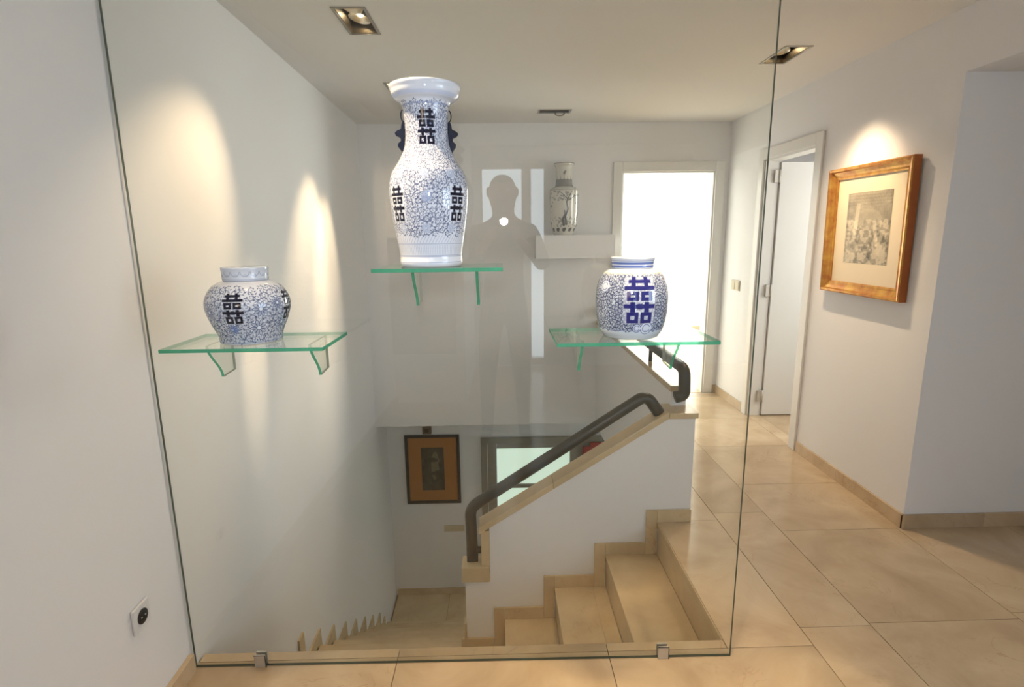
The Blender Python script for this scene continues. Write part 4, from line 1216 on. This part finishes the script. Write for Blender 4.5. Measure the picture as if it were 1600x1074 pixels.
# ------------------------------------------------------------------ the photographer, reflected in the glass
def skin_figure():
    vs_, es, rs = [], [], []
    def add(p, r, parent=None):
        vs_.append(p); rs.append(r if isinstance(r, tuple) else (r, r))
        if parent is not None: es.append((parent, len(vs_) - 1))
        return len(vs_) - 1
    Y = -0.42
    pel = add((-.01, Y - .02, 0.96), (.165, .115))
    wai = add((-.01, Y - .02, 1.12), (.155, .11), pel)
    che = add((-.01, Y - .03, 1.34), (.17, .12), wai)
    upc = add((-.01, Y - .03, 1.475), (.13, .10), che)
    nek = add((-.01, Y - .02, 1.575), (.06, .06), upc)
    he1 = add((-.01, Y + .00, 1.655), (.094, .098), nek)
    he2 = add((-.01, Y + .00, 1.745), (.110, .120), he1)
    he3 = add((-.01, Y - .01, 1.815), (.070, .078), he2)
    for sg in (-1, 1):
        sh = add((-.01 + sg * .185, Y - .03, 1.475), .072, upc)
        el = add((-.01 + sg * .275, Y - .02, 1.235), .052, sh)
        fo = add((sg * .20, Y + .14, 1.315), .045, el)
        wr = add((sg * .115, Y + .285, 1.40), .030, fo)
        pa = add((sg * .088, Y + .325, 1.435), (.036, .022), wr)
        k1 = add((sg * .080, Y + .345, 1.455), (.036, .02), pa)
        for q in range(4):           # fingers wrap round the camera body
            L = (.9, 1.0, .96, .78)[q]
            bz = 1.490 - q * .021
            a = add((sg * .083, Y + .352, bz), .0095, k1)
            b = add((sg * .080, Y + .352 + .030 * L, bz + .002), .009, a)
            c_ = add((sg * .066, Y + .352 + .044 * L, bz + .002), .0085, b)
            add((sg * .046, Y + .352 + .046 * L, bz), .0075, c_)
        t1 = add((sg * .078, Y + .315, 1.468), .012, pa)
        t2 = add((sg * .055, Y + .300, 1.488), .0105, t1)
        add((sg * .036, Y + .301, 1.498), .009, t2)
        hp = add((-.01 + sg * .095, Y - .02, 0.90), .098, pel)
        kn = add((-.01 + sg * .12, Y + .01, 0.50), .064, hp)
        an = add((-.01 + sg * .13, Y - .03, 0.095), .043, kn)
        add((-.01 + sg * .135, Y - .04, 0.045), .044, an)
        b1 = add((-.01 + sg * .145, Y + .05, 0.04), (.045, .036), len(vs_) - 1)
        add((-.01 + sg * .155, Y + .13, 0.034), (.040, .028), b1)
    me = bpy.data.meshes.new('body'); me.from_pydata(vs_, es, [])
    tmp = bpy.data.objects.new('body_cage', me); COL.objects.link(tmp)
    sk_ = tmp.modifiers.new('skin', 'SKIN'); sk_.branch_smoothing = .4
    for i, r in enumerate(rs):
        me.skin_vertices[0].data[i].radius = r
        me.skin_vertices[0].data[i].use_root = (i == 0)
    ss = tmp.modifiers.new('sub', 'SUBSURF'); ss.levels = 2; ss.render_levels = 2
    dg = bpy.context.evaluated_depsgraph_get()
    m2 = bpy.data.meshes.new_from_object(tmp.evaluated_get(dg))
    bpy.data.objects.remove(tmp)
    return m2
per = thing('person', (-.01, -0.42, 0), 'person in dark clothes holding a camera, seen reflected in the glass', 'person')
bm_ = skin_figure()
bm_.materials.clear()
for k in ('skin', 'shirt', 'trousers', 'black_plastic'): bm_.materials.append(M[k])
co = np.empty(len(bm_.vertices) * 3, np.float32); bm_.vertices.foreach_get('co', co); co = co.reshape(-1, 3)
zmin = co[:, 2].min(); co[:, 2] -= zmin - 0.001
bm_.vertices.foreach_set('co', co.ravel())
for p in bm_.polygons:
    c_ = co[list(p.vertices)].mean(0)
    if c_[2] > 1.545: k = 0
    elif c_[1] > -0.42 + .235 and c_[2] > 1.2: k = 0
    elif c_[2] > 0.94: k = 1
    elif c_[2] > 0.085: k = 2
    else: k = 3
    p.material_index = k; p.use_smooth = True
bo = bpy.data.objects.new('body', bm_); COL.objects.link(bo); bo.parent = per; bo.location = -wloc(per)
DZB = -(zmin - 0.001)
HC = Vector((-.01, -0.42, 1.735 + DZB))
def ell(name, c, r, mat, par, cut=None, n=20):
    V, Fc = [], []
    for i in range(n + 1):
        for k in range(n):
            a, b = PI * i / n, 2 * PI * k / n
            V.append((c[0] + r[0] * math.sin(a) * math.cos(b), c[1] + r[1] * math.sin(a) * math.sin(b), c[2] + r[2] * math.cos(a)))
    for i in range(n):
        for k in range(n):
            q = (i * n + k, i * n + (k + 1) % n, (i + 1) * n + (k + 1) % n, (i + 1) * n + k)
            if cut and not cut(np.mean([V[x] for x in q], 0)): continue
            Fc.append(q)
    used = sorted({i for q in Fc for i in q}); mp = {u: i for i, u in enumerate(used)}
    return mesh_obj(name, [V[u] for u in used], [tuple(mp[i] for i in q) for q in Fc], mat, par, smooth=True)
ell('hair', HC + Vector((0, -.010, .012)), (.088, .104, .092), M['hair'], per, lambda m: m[2] > HC.z + .04 - .25 * (m[1] - HC.y) * 0 or (m[1] < HC.y - .015 and m[2] > HC.z - .045))
for sg in (-1, 1):
    ey = ell('eye', HC + Vector((sg * .034, .090, .0)), (.013, .010, .009), M['eye'], per, n=10)
    ell('ear', HC + Vector((sg * .095, -.005, -.008)), (.012, .022, .033), M['skin'], per, n=10)
ell('nose', HC + Vector((0, .104, -.030)), (.014, .020, .026), M['skin'], per, n=10)
ell('mouth', HC + Vector((0, .088, -.072)), (.026, .010, .007), M['red_wood'], per, n=10)

# hand-held camera with its flash
cm = thing('photo_camera', (0, -0.08, 1.40), 'black camera with firing flash held by the photographer, seen reflected', 'camera')
box('camera_body', (-0.062, 0.062, -0.112, -0.068, 1.402, 1.492), M['black_plastic'], cm, 0.008)
rotf = Matrix.Rotation(-PI / 2, 3, 'X')
lathe('lens_barrel', [(0, 0), (.030, 0), (.034, .006), (.034, .040), (.031, .046), (.026, .046), (.024, .034), (0, .030)], (0, -0.0675, 1.45), M['black_plastic'], cm, 28, rotf)
fh = box('flash_head', (-0.030, 0.030, -0.105, -0.062, 1.5165, 1.548), M['black_plastic'], cm, 0.004)
box('flash_neck', (-0.022, 0.022, -0.105, -0.075, 1.4925, 1.516), M['black_plastic'], cm)
box('flash_window', (-0.024, 0.024, -0.0615, -0.059, 1.5205, 1.544), M['flash'], fh)
fl_ = bpy.data.lights.new('camera_flash', 'SPOT'); fl_.spot_size = math.radians(78); fl_.spot_blend = 1.0; fl_.shadow_soft_size = .02; fl_.energy = 44.0; fl_.color = (.92, .96, 1.0)
flo = bpy.data.objects.new('camera_flash', fl_); COL.objects.link(flo); flo.parent = cm
flo.location = Vector((0, -0.055, 1.532)) - cm.location
flo.rotation_euler = Vector((0, 1, -.12)).to_track_quat('-Z', 'Y').to_euler()
